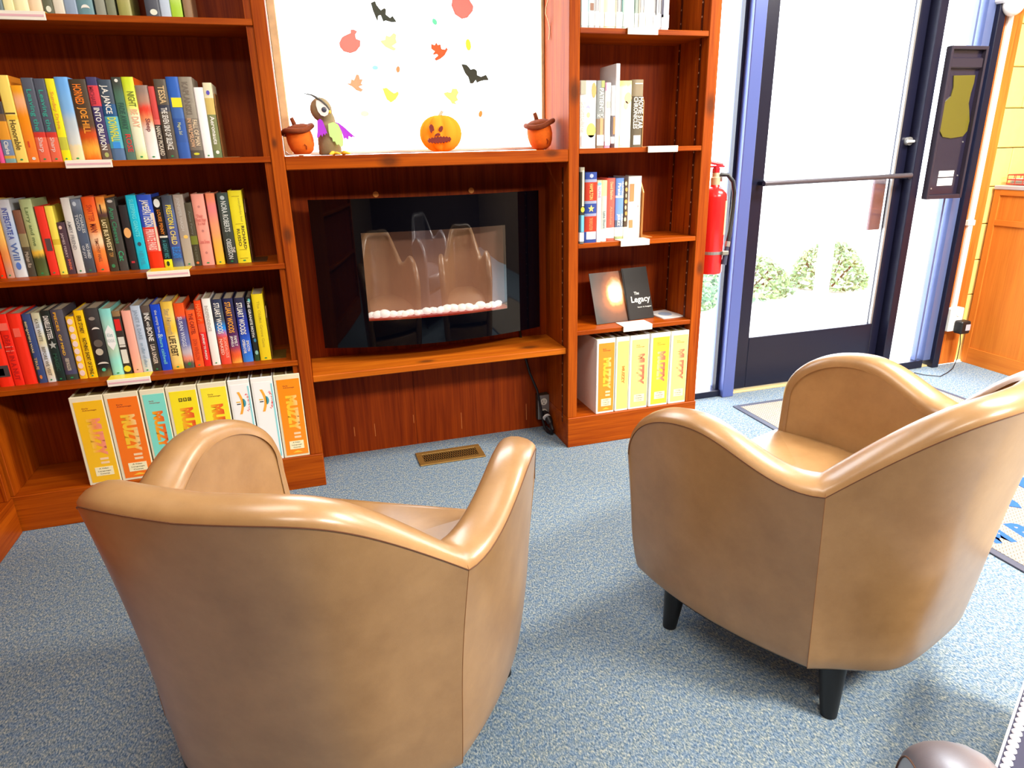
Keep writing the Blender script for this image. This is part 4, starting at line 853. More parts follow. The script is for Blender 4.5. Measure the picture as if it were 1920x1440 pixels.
F = [[b.bm.verts.new((x, bow(x) + .0005, z)) for z in (HZ0, HZ1)] for x in xs]
for i in range(16): b.bm.faces.new((F[i][0], F[i+1][0], F[i+1][1], F[i][1]))
b.build('window_glass', glass('fireplace_glass', (.80, .78, .78), .20), fp, smooth='all')
MB().box(-.50, .33, .185, .2655, .54, 1.07, .004).build('housing', BLACK, fp)
FBACK = mat('grey_brown_fireback', (150, 106, 82), rough=0.5, noise=0.06, nscale=5)
fb = MB(); fb.box(HX0 - .005, HX1 + .005, .176, .182, HZ0 - .01, HZ1 + .01); fb.build('fire_back', FBACK, fp)
MB().sheet_xy([(x_, bow(x_) + .009) for x_ in [HX0 - .004 + (HX1 - HX0 + .008)*k/14 for k in range(15)]] + [(HX1 + .004, .177), (HX0 - .004, .177)], HZ0 - .002, HZ0 + .007).build('pebble_tray', mat('tray_red_glow', (150, 34, 20), rough=0.4, emit=(220, 40, 20), estr=0.25), fp)
PEB = mat('glowing_white_pebble', (250, 248, 240), rough=0.5, emit=(255, 250, 240), estr=0.75)  # emission imitates the light of a lamp inside shining on the pebbles
rnd = random.Random(8); x = HX0 + .014
while x < HX1 - .01:
    r_ = rnd.uniform(.0125, .021)
    yb = max(bow(x) + .026, .118)
    MB().ball((x, yb + rnd.uniform(0, .012), HZ0 + .006 + r_*.75), r_*1.15, r_*.8, r_*.82, 10, 7, Matrix.Rotation(rnd.uniform(-.5, .5), 3, 'Y')).build('pebble', PEB, fp, 'all')
    x += r_*1.55
x = HX0 + .02
while x < HX1 - .012:
    r_ = rnd.uniform(.008, .013)
    MB().ball((x, .155, HZ0 + .004 + r_*.8), r_*1.15, r_*.8, r_*.82, 8, 6).build('pebble', PEB, fp, 'all')
    x += r_*2.1

# ================================================================== WINDOW DECALS
DZ0, DZ1 = .2815, .2838
def decal(pts, label, cat, key, rgb, trans, group='window clings'):
    o = MB().sheet_xz(pts, DZ0, DZ1).build('window_' + cat, cling(key, rgb, trans))
    o.name = {'bat': 'bat_cutout', 'pumpkin': 'pumpkin_cling', 'leaf': 'leaf_cling'}[cat]
    return tag(o, label, cat + ' decal', group)
def oval(cx, cz, a, b, rot=0, n=14): return [(cx + a*math.cos(2*PI*k/n)*math.cos(rot) - b*math.sin(2*PI*k/n)*math.sin(rot), cz + a*math.cos(2*PI*k/n)*math.sin(rot) + b*math.sin(2*PI*k/n)*math.cos(rot)) for k in range(n)]
BATC = (84, 90, 82)
decal([(-.238,1.773),(-.221,1.78),(-.217,1.767),(-.203,1.75),(-.19,1.758),(-.183,1.754),(-.186,1.737),(-.171,1.726),(-.161,1.733),(-.155,1.724),(-.147,1.713),(-.166,1.711),(-.188,1.716),(-.197,1.712),(-.205,1.734),(-.214,1.731),(-.218,1.713),(-.224,1.725),(-.232,1.747)],
      'dark grey bat decal at the top left of the bright window', 'bat', 'bat_film', BATC, .12)
decal([(.093,1.572),(.115,1.57),(.131,1.553),(.145,1.556),(.155,1.55),(.157,1.533),(.171,1.527),(.192,1.535),(.204,1.515),(.185,1.514),(.167,1.51),(.153,1.504),(.15,1.515),(.139,1.503),(.126,1.501),(.12,1.524),(.107,1.539)],
      'dark grey bat decal right of centre on the bright window', 'bat', 'bat_film', BATC, .12)
decal([(-.366,1.638),(-.353,1.658),(-.334,1.667),(-.321,1.672),(-.32,1.683),(-.308,1.684),(-.295,1.678),(-.304,1.667),(-.302,1.653),(-.286,1.648),(-.29,1.628),(-.306,1.611),(-.328,1.604),(-.352,1.61),(-.364,1.624)],
      'pale red round pumpkin decal with stem, left side of window', 'pumpkin', 'red_film', (250, 132, 122), .6)
decal([(.133,1.809),(.107,1.816),(.08,1.807),(.068,1.79),(.065,1.773),(.077,1.744),(.103,1.729),(.126,1.734),(.149,1.758),(.151,1.775),(.139,1.792)],
      'red round pumpkin decal cut by the top of the picture', 'pumpkin', 'red_film', (250, 132, 122), .6)
for pts, lb, key, rgb in (
  ([(-.021,1.641),(-.008,1.637),(-.001,1.647),(.004,1.638),(.015,1.64),(.018,1.624),(.031,1.622),(.038,1.631),(.043,1.622),(.029,1.601),(.012,1.589),(-.005,1.582),(-.012,1.589),(.003,1.601),(0,1.605),(-.02,1.603),(-.009,1.615),(-.022,1.624)], 'strong orange maple leaf decal in the middle of the window', 'orange_film', (242, 112, 70)),
  ([(-.216,1.648),(-.196,1.652),(-.192,1.667),(-.177,1.663),(-.163,1.676),(-.151,1.67),(-.155,1.656),(-.151,1.642),(-.17,1.631),(-.156,1.622),(-.165,1.614),(-.183,1.621),(-.198,1.628)], 'peach maple leaf decal right of the round pumpkin decal', 'peach_film', (252, 206, 160)),
  ([(-.354,1.501),(-.338,1.502),(-.334,1.516),(-.324,1.513),(-.314,1.532),(-.304,1.532),(-.301,1.516),(-.29,1.516),(-.298,1.501),(-.29,1.496),(-.308,1.49),(-.292,1.479),(-.301,1.471),(-.319,1.477),(-.333,1.49)], 'salmon maple leaf decal above the felt owl', 'salmon_film', (250, 160, 130)),
  ([(-.22,1.484),(-.204,1.487),(-.189,1.475),(-.177,1.467),(-.16,1.475),(-.159,1.463),(-.172,1.445),(-.192,1.433),(-.207,1.445),(-.215,1.466)], 'yellow leaf decal low in the middle left of the window', 'yellow_film', (252, 232, 110)),
  ([(.015,1.467),(.032,1.472),(.046,1.469),(.053,1.484),(.071,1.484),(.078,1.469),(.069,1.454),(.076,1.441),(.061,1.435),(.068,1.426),(.05,1.428),(.041,1.441),(.028,1.451)], 'light orange maple leaf decal above the jack-o-lantern', 'amber_film', (252, 200, 140)),
  (oval(-.003, 1.717, .009, .012, .6), 'small green leaf decal near the upper red pumpkin decal', 'green_film', (130, 236, 170)),
  (oval(-.241, 1.556, .012, .008), 'small pale green leaf decal left of centre', 'mint_film', (160, 244, 200)),
  (oval(-.155, 1.551, .008, .012, -.2), 'small red leaf decal left of the bat decal', 'red_leaf_film', (250, 150, 110)),
  (oval(.125, 1.64, .011, .021, .1), 'yellow oval leaf decal above the right bat decal', 'lemon_film', (254, 240, 90)),
  (oval(-.295, 1.395, .016, .011), 'faint yellow leaf decal beside the felt owl', 'cream_film', (254, 248, 190)),
  (oval(.164, 1.39, .008, .013, -.25), 'small orange leaf decal right of the jack-o-lantern', 'orange_leaf_film', (250, 156, 90))):
    decal(pts, lb, 'leaf', key, rgb, .5)

# ================================================================== MANTEL THINGS
ZM = 1.2478
def acorn(cx, cy, label, tilt, capdir, k_=1.0):
    t = thing('plush_acorn', label, 'acorn', (cx, cy, ZM), group='plush acorns on the mantel')
    rot = Matrix.Rotation(tilt, 3, 'Y')
    prof = [(.004, -.052), (.018, -.051), (.033, -.043), (.042, -.024), (.046, -.002), (.045, .018), (.040, .034), (.022, .046), (.003, .05)]
    c = Vector((cx, cy, ZM + .052*k_))
    b = MB(); b.lathe(c, [(r*k_, z*k_) for r, z in prof], 24, rot=rot); b.build('nut', mat('orange_felt', (236, 112, 16), rough=0.9, noise=0.1, nscale=60, bump=0.3), t, 'all')
    n = 28; pts = []; cb = MB()
    for k in range(n + 1):
        a = 2*PI*k/n; w = (.050 + .005*math.sin(3*a + capdir))*k_
        pts.append(c + rot @ Vector((w*math.cos(a), w*math.sin(a), (.034 + .006*math.sin(2*a + capdir))*k_)))
    CAPM = mat('brown_felt', (128, 60, 26), rough=0.95, noise=0.15, nscale=70, bump=0.3)
    cb.tube(pts, .009*k_, 8)
    cb.lathe(c + rot @ Vector((0, 0, .034*k_)), [(.048*k_, 0), (.044*k_, .010*k_), (.026*k_, .018*k_), (.004*k_, .020*k_)], 20, rot=rot)
    cb.build('cap', CAPM, t, 'all')
    s0 = c + rot @ Vector((-.004, 0, .050*k_)); MB().tube([s0, s0 + Vector((-.004, 0, .014*k_)), s0 + Vector((-.009, 0, .026*k_))], [.0085*k_, .0075*k_, .007*k_], 8).build('stem', CAPM, t, 'all')
    MB().tube([c + rot @ Vector((.01, -.038, -.034))*k_, c + rot @ Vector((.013, -.044, -.024))*k_, c + rot @ Vector((.008, -.0455, -.016))*k_], .0018, 6).build('seam', mat('dark_orange_thread', (150, 60, 10), rough=0.9), t)
acorn(-.545, .10, 'plush orange acorn with brown cap at the left end of the mantel', -.20, .6, 1.0)
acorn(.366, .14, 'plush orange acorn with brown cap at the right end of the mantel', -.16, 2.2, 1.08)

ow = thing('felt_owl', 'felt owl with purple wings and one large eye on the mantel', 'owl', (-.446, .11, ZM))
OX, OY = -.446, .11
FELT = mat('grey_beige_felt', (150, 134, 100), rough=0.95, noise=0.1, nscale=60, bump=0.3)
b = MB(); prof = [(.034, 0), (.040, .004), (.040, .05), (.036, .085), (.029, .112), (.026, .128), (.020, .142), (.003, .146)]
b.lathe((OX, OY, ZM), prof, 20, sy=.8); b.ball((OX - .017, OY - .002, ZM + .152), .0375, .031, .041, 18, 12, Matrix.Rotation(-.25, 3, 'Y')); b.build('body', FELT, ow, 'all')
PUR = mat('purple_felt', (176, 60, 224), rough=0.9)
b = MB().sheet_xz([(-.482,1.362),(-.472,1.368),(-.464,1.362),(-.456,1.335),(-.452,1.318),(-.457,1.322),(-.461,1.314),(-.466,1.320),(-.470,1.309),(-.475,1.317),(-.480,1.310),(-.490,1.304),(-.486,1.325)], OY - .046, OY - .042); b.build('wing', PUR, ow)
b = MB().sheet_xz([(-.420,1.358),(-.408,1.354),(-.390,1.340),(-.372,1.322),(-.352,1.304),(-.366,1.309),(-.365,1.303),(-.378,1.310),(-.381,1.297),(-.390,1.304),(-.396,1.300),(-.400,1.318),(-.410,1.340)], OY - .030, OY - .026); b.build('wing', PUR, ow)
LIME = mat('lime_felt', (196, 240, 150), rough=0.9)
b = MB().sheet_xz([(-.446,1.352),(-.428,1.357),(-.412,1.350),(-.402,1.325),(-.399,1.30),(-.402,1.278),(-.410,1.273),(-.416,1.283),(-.424,1.282),(-.428,1.293),(-.436,1.293),(-.437,1.305),(-.445,1.310),(-.447,1.33)], OY - .041, OY - .036); b.build('belly', LIME, ow)
ey = MB().sheet_xz([(-.478,1.428),(-.468,1.429),(-.454,1.420),(-.441,1.405),(-.438,1.392),(-.444,1.381),(-.455,1.376),(-.467,1.380),(-.476,1.393),(-.480,1.412)], OY - .038, OY - .033).build('eye', WHITE, ow)
MB().ball((-.4545, OY - .038, 1.398), .009, .004, .009, 12, 8).build('pupil', mat('grey_pupil', (70, 74, 90), rough=0.3), ey, 'all')
GREYF = mat('dark_grey_felt', (92, 92, 88), rough=0.9)
MB().tube([(-.436,OY-.036,1.397),(-.445,OY-.038,1.412),(-.462,OY-.038,1.428),(-.478,OY-.036,1.438),(-.492,OY-.034,1.446),(-.508,OY-.034,1.449),(-.521,OY-.034,1.452)], [.0025,.003,.0035,.0045,.003,.0018,.0008], 6).build('brow', GREYF, ow, 'all')
MB().lathe((-.437, OY - .034, 1.386), [(.0045, 0), (.005, .006), (.001, .014)], 10).build('beak', mat('yellow_felt', (246, 206, 60), rough=0.8), ow, 'all')
YF = mat('yellow_felt')
for fx, d in ((-.437, -.01), (-.404, .014)):
    MB().tube([(fx, OY - .03, ZM + .006), (fx + d*.5, OY - .045, ZM + .007), (fx + d*1.5, OY - .058, ZM + .003)], [.008, .007, .003], 8).tube([(fx, OY - .03, ZM + .006), (fx + .012, OY - .05, ZM + .006), (fx + .024, OY - .056, ZM + .003)], [.006, .005, .002], 8).build('foot', YF, ow, 'all')

jl = thing('jack_o_lantern', 'yellow-orange carved jack-o-lantern ornament on the middle of the mantel', 'lantern', (-.034, .13, ZM))
JX, JY = -.034, .13
def pumpkin_skin():
    b = MB(); n = 64; prev = None
    for i in range(1, 16):
        th = PI*i/16; ring = []
        for k in range(n):
            a = 2*PI*k/n; rib = .80 + .20*abs(math.cos(4*a + PI/2.0))**.8
            r = math.sin(th)**.8
            ring.append(b.bm.verts.new((JX + .082*r*rib*math.cos(a), JY + .05*r*rib*math.sin(a), ZM + .0665 + .0655*(-math.cos(th))*(.92 + .08*rib))))
        if prev: b.bridge(prev, ring)
        else: b.cap(ring, True)
        prev = ring
    b.cap(prev)
    return b
jm = cling('translucent_orange_shell', (250, 178, 60), .35)
pumpkin_skin().build('shell', jm, jl, 'all')
CUT = mat('dark_red_cutout', (120, 30, 20), rough=0.7)
jy = JY - .050
b = MB().sheet_xz([(-.086,1.338),(-.082,1.345),(-.076,1.346),(-.070,1.338),(-.068,1.325),(-.076,1.321),(-.079,1.315),(-.083,1.322)], jy - .003, jy + .004); b.build('cut_eye', CUT, jl)
b = MB().sheet_xz([(-.048,1.334),(-.041,1.340),(-.035,1.338),(-.035,1.329),(-.041,1.319),(-.047,1.321),(-.052,1.325)], jy - .003, jy + .004); b.build('cut_eye', CUT, jl)
b = MB().sheet_xz([(-.069,1.304),(-.062,1.313),(-.054,1.316),(-.047,1.313),(-.046,1.306),(-.055,1.307)], jy - .003, jy + .003); b.build('cut_nose', CUT, jl)
up = []; dn = []
for k in range(17):
    f = k/16; xx = -.094 + .088*f; cz = 1.2895 + .004*f
    half = .0075*math.sin(PI*min(1, max(0, f)))**.5 + .0005
    up.append((xx, cz + half + (.005 if k % 2 else 0))); dn.append((xx, cz - half - (.005 if k % 2 else 0)))
b = MB().sheet_xz(up + dn[::-1], jy - .004, jy + .006); b.build('cut_mouth', CUT, jl)
MB().tube([(JX, JY, ZM + .125), (JX + .004, JY - .004, ZM + .138), (JX + .010, JY - .006, ZM + .146)], [.010, .007, .006], 8).build('stem', mat('pale_stem', (236, 200, 180), rough=0.8), jl, True)
MB().tube([(-.016, JY - .02, ZM + .138), (-.006, JY - .03, ZM + .136), (.008, JY - .032, ZM + .130), (.022, JY - .03, ZM + .128), (.032, JY - .028, ZM + .134), (.036, JY - .028, ZM + .138)], .0012, 6).build('vine', mat('magenta_vine', (170, 40, 110), rough=0.7), jl)

co = MB().tube([(.4290,.20,1.83),(.4262,.20,1.7886),(.4160,.20,1.760),(.4150,.20,1.743),(.4230,.20,1.725),(.4290,.20,1.705),(.4318,.20,1.69),(.4300,.20,1.665),(.4276,.20,1.651)], .0022, 7).build('hanging_string', mat('cream_twine', (232, 214, 176), rough=0.9), None, True)
tag(co, 'cream string hanging down at the right side of the window niche', 'string')
cw = MB().tube([(-.600,.14,1.262),(-.590,.10,1.2535),(-.57,.045,1.2505),(-.548,.03,1.2505),(-.53,.03,1.2505),(-.518,.04,1.2505)], .0024, 8).build('white_cord', mat('white_cord', (240, 236, 226), rough=0.5), None, True)
tag(cw, 'short white cord lying on the mantel beneath the left plush acorn', 'cord')

# ================================================================== FLOOR REGISTER
fr = thing('floor_register', 'bronze floor heating register set in the carpet before the niche', 'vent', (-.075, .094, 0))
BRZ = mat('bronze_register', (150, 116, 60), rough=0.4, metal=0.5)
vx0, vx1, vy0, vy1 = -.2195, .0665, .0275, .1615
b = MB()
b.box(vx0, vx1, vy0, vy0 + .028, .0005, .006, .0015).box(vx0, vx1, vy1 - .028, vy1, .0005, .006, .0015)
b.box(vx0, vx0 + .024, vy0 + .027, vy1 - .027, .0005, .0058).box(vx1 - .024, vx1, vy0 + .027, vy1 - .027, .0005, .0058)
b.build('frame', BRZ, fr)
MB().box(vx0 + .02, vx1 - .02, vy0 + .02, vy1 - .02, .0003, .0012).build('duct_shade_plate', BLACK, fr)  # flat black plate stands in for the shade of the duct opening
nx = 24
for k in range(nx + 4):
    for s in (-1, 1):
        xa = vx0 + .024 + (vx1 - vx0 - .048) * (k - 2) / nx; xb = xa + .02 * s
        lo, hi = vx0 + .023, vx1 - .023
        ya, yb2 = vy0 + .027, vy1 - .027
        def clip(xq, xo, yq, yo):
            if lo <= xq <= hi: return xq, yq
            e = lo if xq < lo else hi; tt = (e - xq) / (xo - xq) if xo != xq else 2
            return (e, yq + (yo - yq) * tt) if 0 <= tt <= 1 else None
        A = clip(xa, xb, ya, yb2); Bq = clip(xb, xa, yb2, ya)
        if not A or not Bq or abs(A[1] - Bq[1]) < .006: continue
        d = Vector((Bq[0] - A[0], Bq[1] - A[1], 0)).normalized(); n_ = Vector((-d.y, d.x, 0)) * .0011
        z0_, z1_ = (.0014, .0034) if s > 0 else (.0030, .0050)
        q = [(A[0] - n_.x, A[1] - n_.y), (A[0] + n_.x, A[1] + n_.y), (Bq[0] + n_.x, Bq[1] + n_.y), (Bq[0] - n_.x, Bq[1] - n_.y)]
        MB().sheet_xy(q, z0_, z1_).build('slat', BRZ, fr)

# ================================================================== OUTLETS AND CORDS
ob = thing('wall_outlet', 'grey metal double outlet low in the right corner of the niche', 'outlet', (.409, .25, .11))
MB().box(.376, .4325, .236, .2665, .048, .172, .002).build('box', mat('dark_outlet_box', (60, 52, 44), rough=0.5), ob)
pl = MB().box(.378, .4325, .2325, .2362, .050, .170, .0015).build('cover_plate', STEEL, ob)
for zc in (.138, .086):
    rc = MB().rod((.405, .2300, zc), (.405, .2326, zc), .0165, n=20).build('socket', mat('ivory_socket', (240, 236, 224), rough=0.4), ob)
    for dx in (-.006, .006): MB().box(.405 + dx - .001, .405 + dx + .001, .2294, .2300, zc - .001, zc + .008).build('slot', BLACK, rc)
    MB().rod((.405, .2294, zc - .008), (.405, .2300, zc - .008), .0026, n=10).build('slot', BLACK, rc)
CABM = mat('black_rubber_cord', (20, 19, 24), rough=0.45)
pc = MB().tube([(.30, .255, .50), (.315, .255, .40), (.345, .252, .28), (.372, .228, .20), (.381, .218, .14), (.388, .212, .09), (.392, .208, .05), (.398, .196, .02), (.408, .172, .009), (.414, .150, .012), (.416, .146, .03), (.415, .160, .045), (.416, .178, .050)],
     [.0055]*7 + [.007, .009, .009, .009, .009, .009], 8).build('power_cord', CABM, fp, True)
MB().tube([(.405, .2285, .086), (.408, .21, .082), (.413, .19, .066), (.417, .178, .048)], [.012, .016, .017, .014], 10).build('plug', CABM, pc, True)
MB().tube([(.4035, .1945, .0775), (.4045, .1885, .0745)], .0185, 12).build('paper_tag', WHITE, pc)

# ================================================================== FIRE EXTINGUISHER
fe = thing('fire_extinguisher', 'red fire extinguisher with black hose hung on the bookcase side by the door', 'fire extinguisher', (1.168, .12, .69))
REDP = mat('red_enamel', (226, 28, 30), rough=0.25, coat=0.6)
EX, EY = 1.166, .12
MB().lathe((EX, EY, .70), [(.040, 0), (.052, .003), (.0555, .012), (.0555, .335), (.052, .352), (.040, .368), (.022, .378), (.020, .386)], 28).build('cylinder', REDP, fe, 40)
MB().lathe((EX, EY, 1.086), [(.021, 0), (.021, .03), (.017, .034), (.016, .05)], 16).build('valve', mat('tan_valve', (206, 196, 160), rough=0.4, metal=0.4), fe, 40)
MB().box(EX - .012, EX + .012, EY - .014, EY + .014, 1.134, 1.158, .003).box(EX - .06, EX + .038, EY - .010, EY + .010, 1.158, 1.166, .003).build('carry_handle', mat('red_handle', (196, 24, 40), rough=0.3), fe)
MB().tube([(EX + .03, EY, 1.168), (EX - .01, EY, 1.176), (EX - .05, EY, 1.184)], [.007, .008, .007], 8).build('squeeze_lever', mat('red_handle'), fe, True)
MB().rod((EX + .016, EY - .004, 1.112), (EX + .026, EY - .012, 1.112), .014, n=14).build('gauge', STEEL, fe)
MB().tube([(EX + .014, EY - .012, 1.128), (EX + .045, EY - .022, 1.126), (EX + .070, EY - .026, 1.098), (EX + .080, EY - .028, 1.05), (EX + .080, EY - .028, .99), (EX + .073, EY - .034, .93), (EX + .064, EY - .042, .885), (EX + .056, EY - .046, .845)], .0092, 10).build('hose', CABM, fe, True)
MB().rod((EX + .056, EY - .046, .845), (EX + .052, EY - .048, .822), .0115, n=12).build('hose_collar', STEEL, fe)
MB().rod((EX + .052, EY - .048, .822), (EX + .036, EY - .056, .745), .009, .012, n=12).build('nozzle', mat('dark_blue_nozzle', (50, 56, 80), rough=0.4), fe)
b = MB(); n = 10; A = [(EX + .0562*math.cos(a), EY + .0562*math.sin(a)) for a in [math.radians(-62 + 60*k/n) for k in range(n + 1)]]
lo = b.ring([(x, y, .875) for x, y in A]); hi = b.ring([(x, y, 1.02) for x, y in A]); b.bridge(lo, hi, False); b.build('paper_label', mat('tan_paper', (214, 196, 150), rough=0.6), fe)
b = MB(); n = 30; A = [2*PI*k/n for k in range(n)]
r0 = [b.ring([(EX + r*math.cos(a), EY + r*math.sin(a), z) for a in A]) for r, z in ((.0560, .79), (.0575, .79), (.0575, .803), (.0560, .803))]
for i in range(4): b.bridge(r0[i], r0[(i+1) % 4])
b.build('strap', STEEL, fe)
MB().box(EX + .018, EX + .050, EY - .068, EY - .052, .788, .806, .002).build('buckle', mat('grey_buckle', (150, 150, 140), rough=0.4, metal=0.5), fe)
MB().box(1.0625, EX - .045, EY - .02, EY + .02, .76, 1.06, .003).build('bracket', DARKMETAL, fe)

# ================================================================== RIGHT SIDE BY THE DOOR
wc = thing('wall_case', 'tall black shallow wall case with an olive vase shaped panel beside the door', 'wall case', (2.63, .29, 1.32))
CX0, CX1, CZ0, CZ1 = 2.515, 2.748, .958, 1.676
CASEB = mat('black_case_lacquer', (34, 30, 48), rough=0.22, coat=0.5)
MB().box(CX0, CX1, .286, .2985, CZ0, CZ1, .004).build('back_plate', CASEB, wc)
for (a, b_, c, d) in ((CX0, CX0 + .014, CZ0, CZ1), (CX1 - .014, CX1, CZ0, CZ1), (CX0 + .014, CX1 - .014, CZ0, CZ0 + .02), (CX0 + .014, CX1 - .014, CZ1 - .016, CZ1)):
    MB().box(a, b_, .262, .287, c, d, .002).build('rim', mat('black_rim', (44, 38, 50), rough=0.3), wc)
MB().box(CX0 + .014, CX1 - .014, .268, .286, CZ1 - .10, CZ1 - .05, .006).build('top_bar', mat('black_rim'), wc)
vs = [(2.575,1.545),(2.711,1.548),(2.712,1.513),(2.704,1.465),(2.702,1.417),(2.714,1.385),(2.728,1.336),(2.726,1.287),(2.703,1.262),(2.626,1.254),(2.572,1.262),(2.548,1.29),(2.540,1.339),(2.540,1.387),(2.55,1.426),(2.58,1.45),(2.586,1.489)]
MB().sheet_xz(vs, .281, .2862).build('vase_panel', mat('olive_yellow_panel', (92, 85, 22), rough=0.3, coat=0.4, noise=0.04, nscale=6), wc)
for z0_, z1_ in ((1.066, 1.096), (1.022, 1.060)): MB().box(2.592, 2.692, .2835, .2862, z0_, z1_, .0008).build('white_card', WHITE, wc)
for sx, sz in ((2.545, 1.235), (2.715, 1.235), (2.56, 1.01), (2.72, 1.07), (2.545, 1.06)): MB().rod((sx, .284, sz), (sx, .2862, sz), .004, n=10).build('screw', STEEL, wc)

cd = thing('cable_conduit', 'white surface conduit running down to the outlet box right of the door', 'conduit', (2.94, .33, .35))
MB().box(2.905, 2.938, .318, .3355, .34, ZC, .003).build('raceway', mat('white_raceway', (244, 232, 222), rough=0.4), cd)
MB().box(2.896, 2.946, .314, .336, .80, .83, .003).build('clip', WHITE, cd)
oo = thing('outlet_box', 'white surface outlet box at the foot of the conduit by the door', 'outlet', (2.93, .32, .28))
MB().box(2.870, 2.965, .292, .335, .212, .345, .004).build('box', WHITE, oo)
MB().rod((2.925, .2895, .315), (2.925, .2925, .315), .017, n=18).build('socket', mat('ivory_socket'), oo)
aa = thing('power_adapter', 'small black power adapter plugged into the white outlet box by the door', 'adapter', (2.935, .27, .24))
MB().box(2.905, 2.972, .240, .2915, .205, .278, .006).build('body', CABM, aa)
MB().box(2.935, 2.968, .2392, .2402, .225, .26).build('label_plate', mat('grey_print', (180, 178, 190), rough=0.5), aa)
MB().tube([(2.94, .27, .206), (2.945, .262, .14), (2.93, .25, .06), (2.90, .24, .008), (2.82, .20, .005), (2.72, .16, .005), (2.66, .21, .005), (2.64, .26, .005)], .0025, 6).build('cable', CABM, aa, True)
bell = thing('emergency_light', 'white rounded wall fixture at the top right beside the wood trim', 'wall light', (2.88, .30, 1.86))
MB().box(2.80, 2.99, .27, .334, 1.87, 2.05, .01).build('housing', WHITE, bell)
MB().ball((2.875, .285, 1.865), .055, .045, .052, 18, 12).build('lamp_head', mat('white_lamp_head', (246, 244, 240), rough=0.3), bell, 'all')

cbn = thing('wood_cabinet', 'honey coloured wooden cabinet at the right edge beyond the door', 'cabinet', (3.3, -.4, 0))
K0, K1 = -1.7, .345
MB().box(3.082, 3.60, K0, K1, 0.0, .985).build('carcass', W_DOOR, cbn)
MB().box(3.070, 3.61, K0 - .01, K1 + .004, .985, 1.006, .003).build('countertop', mat('grey_laminate', (176, 170, 172), rough=0.4), cbn)
MB().box(3.0745, 3.0825, K1 - .036, K1, .0, .985, .001).build('stile', W_DOOR, cbn)
wy = wood('honey_wood_rail', 'y', light=(0.62, 0.20, 0.028), dark=(0.50, 0.14, 0.018))
MB().box(3.0745, 3.0825, K0, K1 - .036, .795, .825, .001).build('rail', wy, cbn)
MB().box(3.0745, 3.0825, K0, K1 - .036, .955, .985, .001).build('rail', wy, cbn)
MB().box(3.0765, 3.0825, K0, K1 - .036, .0, .094, .001).build('plinth', wy, cbn)
bk = thing('wire_basket', 'red wire basket of papers standing on the wooden cabinet', 'basket', (3.24, .2, 1.006))
REDW = mat('red_wire', (190, 60, 50), rough=0.4)
b = MB()
for zz in (1.012, 1.035, 1.06): b.tube([(3.12, .32, zz), (3.40, .32, zz), (3.40, .06, zz), (3.12, .06, zz), (3.12, .32, zz)], .003, 6)
for k in range(7):
    for yy in (.32, .06): b.rod((3.12 + .28*k/6, yy, 1.009), (3.12 + .28*k/6, yy, 1.06), .002, n=6)
    b.rod((3.12, .06 + .26*k/6, 1.009), (3.12, .06 + .26*k/6, 1.06), .002, n=6)
b.build('wire_frame', REDW, bk, True)
b = MB()
for k in range(9): b.box(3.13, 3.39, .07, .31, 1.014 + .003*k, 1.0162 + .003*k)
b.build('papers', mat('assorted_paper', (206, 210, 196), rough=0.7), bk)
MB().sheet_xz([(3.16,1.045),(3.20,1.075),(3.22,1.10),(3.26,1.082),(3.30,1.09),(3.32,1.05)], .18, .188).build('green_leaflet', mat('green_leaflet', (90, 120, 90), rough=0.6), bk)

# ================================================================== ENTRANCE MAT
mt = thing('entrance_mat', 'cream woven entrance mat with blue lettering and dark rubber edge', 'mat', (1.97, -.7, 0))
def matweave():
    m = bpy.data.materials.new('cream_weave'); m.use_nodes = True
    nt = m.node_tree; b = nt.nodes['Principled BSDF']; N = nt.nodes.new; K = nt.links.new
    tc = N('ShaderNodeTexCoord'); mp = N('ShaderNodeMapping'); mp.inputs['Scale'].default_value = (55, 55, 55); mp.inputs['Rotation'].default_value = (0, 0, .78)
    K(tc.outputs['Object'], mp.inputs[0])
    br_ = N('ShaderNodeTexBrick'); br_.inputs['Scale'].default_value = 1.0; br_.inputs['Mortar Size'].default_value = 0.08
    br_.inputs['Brick Width'].default_value = 1.0; br_.inputs['Row Height'].default_value = 0.6
    br_.inputs['Color1'].default_value = (.40, .35, .29, 1); br_.inputs['Color2'].default_value = (.34, .30, .25, 1); br_.inputs['Mortar'].default_value = (.15, .13, .11, 1)
    K(mp.outputs[0], br_.inputs['Vector']); K(br_.outputs['Color'], b.inputs['Base Color']); b.inputs['Roughness'].default_value = 0.95
    bp = N('ShaderNodeBump'); bp.inputs['Strength'].default_value = 0.5; bp.inputs['Distance'].default_value = 0.003
    K(br_.outputs['Fac'], bp.inputs['Height']); bp.invert = True; K(bp.outputs[0], b.inputs['Normal'])
    return m
MX0, MX1, MY0, MY1 = 1.392, 2.54, -2.1, .17
MB().box(MX0 + .028, MX1 - .028, MY0 + .028, MY1 - .028, .0004, .007).build('woven_field', matweave(), mt)
RUB = mat('grey_rubber', (70, 74, 92), rough=0.6)
for q in ((MX0, MX0 + .03, MY0, MY1), (MX1 - .03, MX1, MY0, MY1), (MX0 + .03, MX1 - .03, MY0, MY0 + .03), (MX0 + .03, MX1 - .03, MY1 - .03, MY1)):
    MB().box(q[0], q[1], q[2], q[3], .0004, .006, .001).build('rubber_edge', RUB, mt)
MATB = mat('blue_mat_yarn', (34, 86, 160), rough=0.95, noise=0.12, nscale=90)
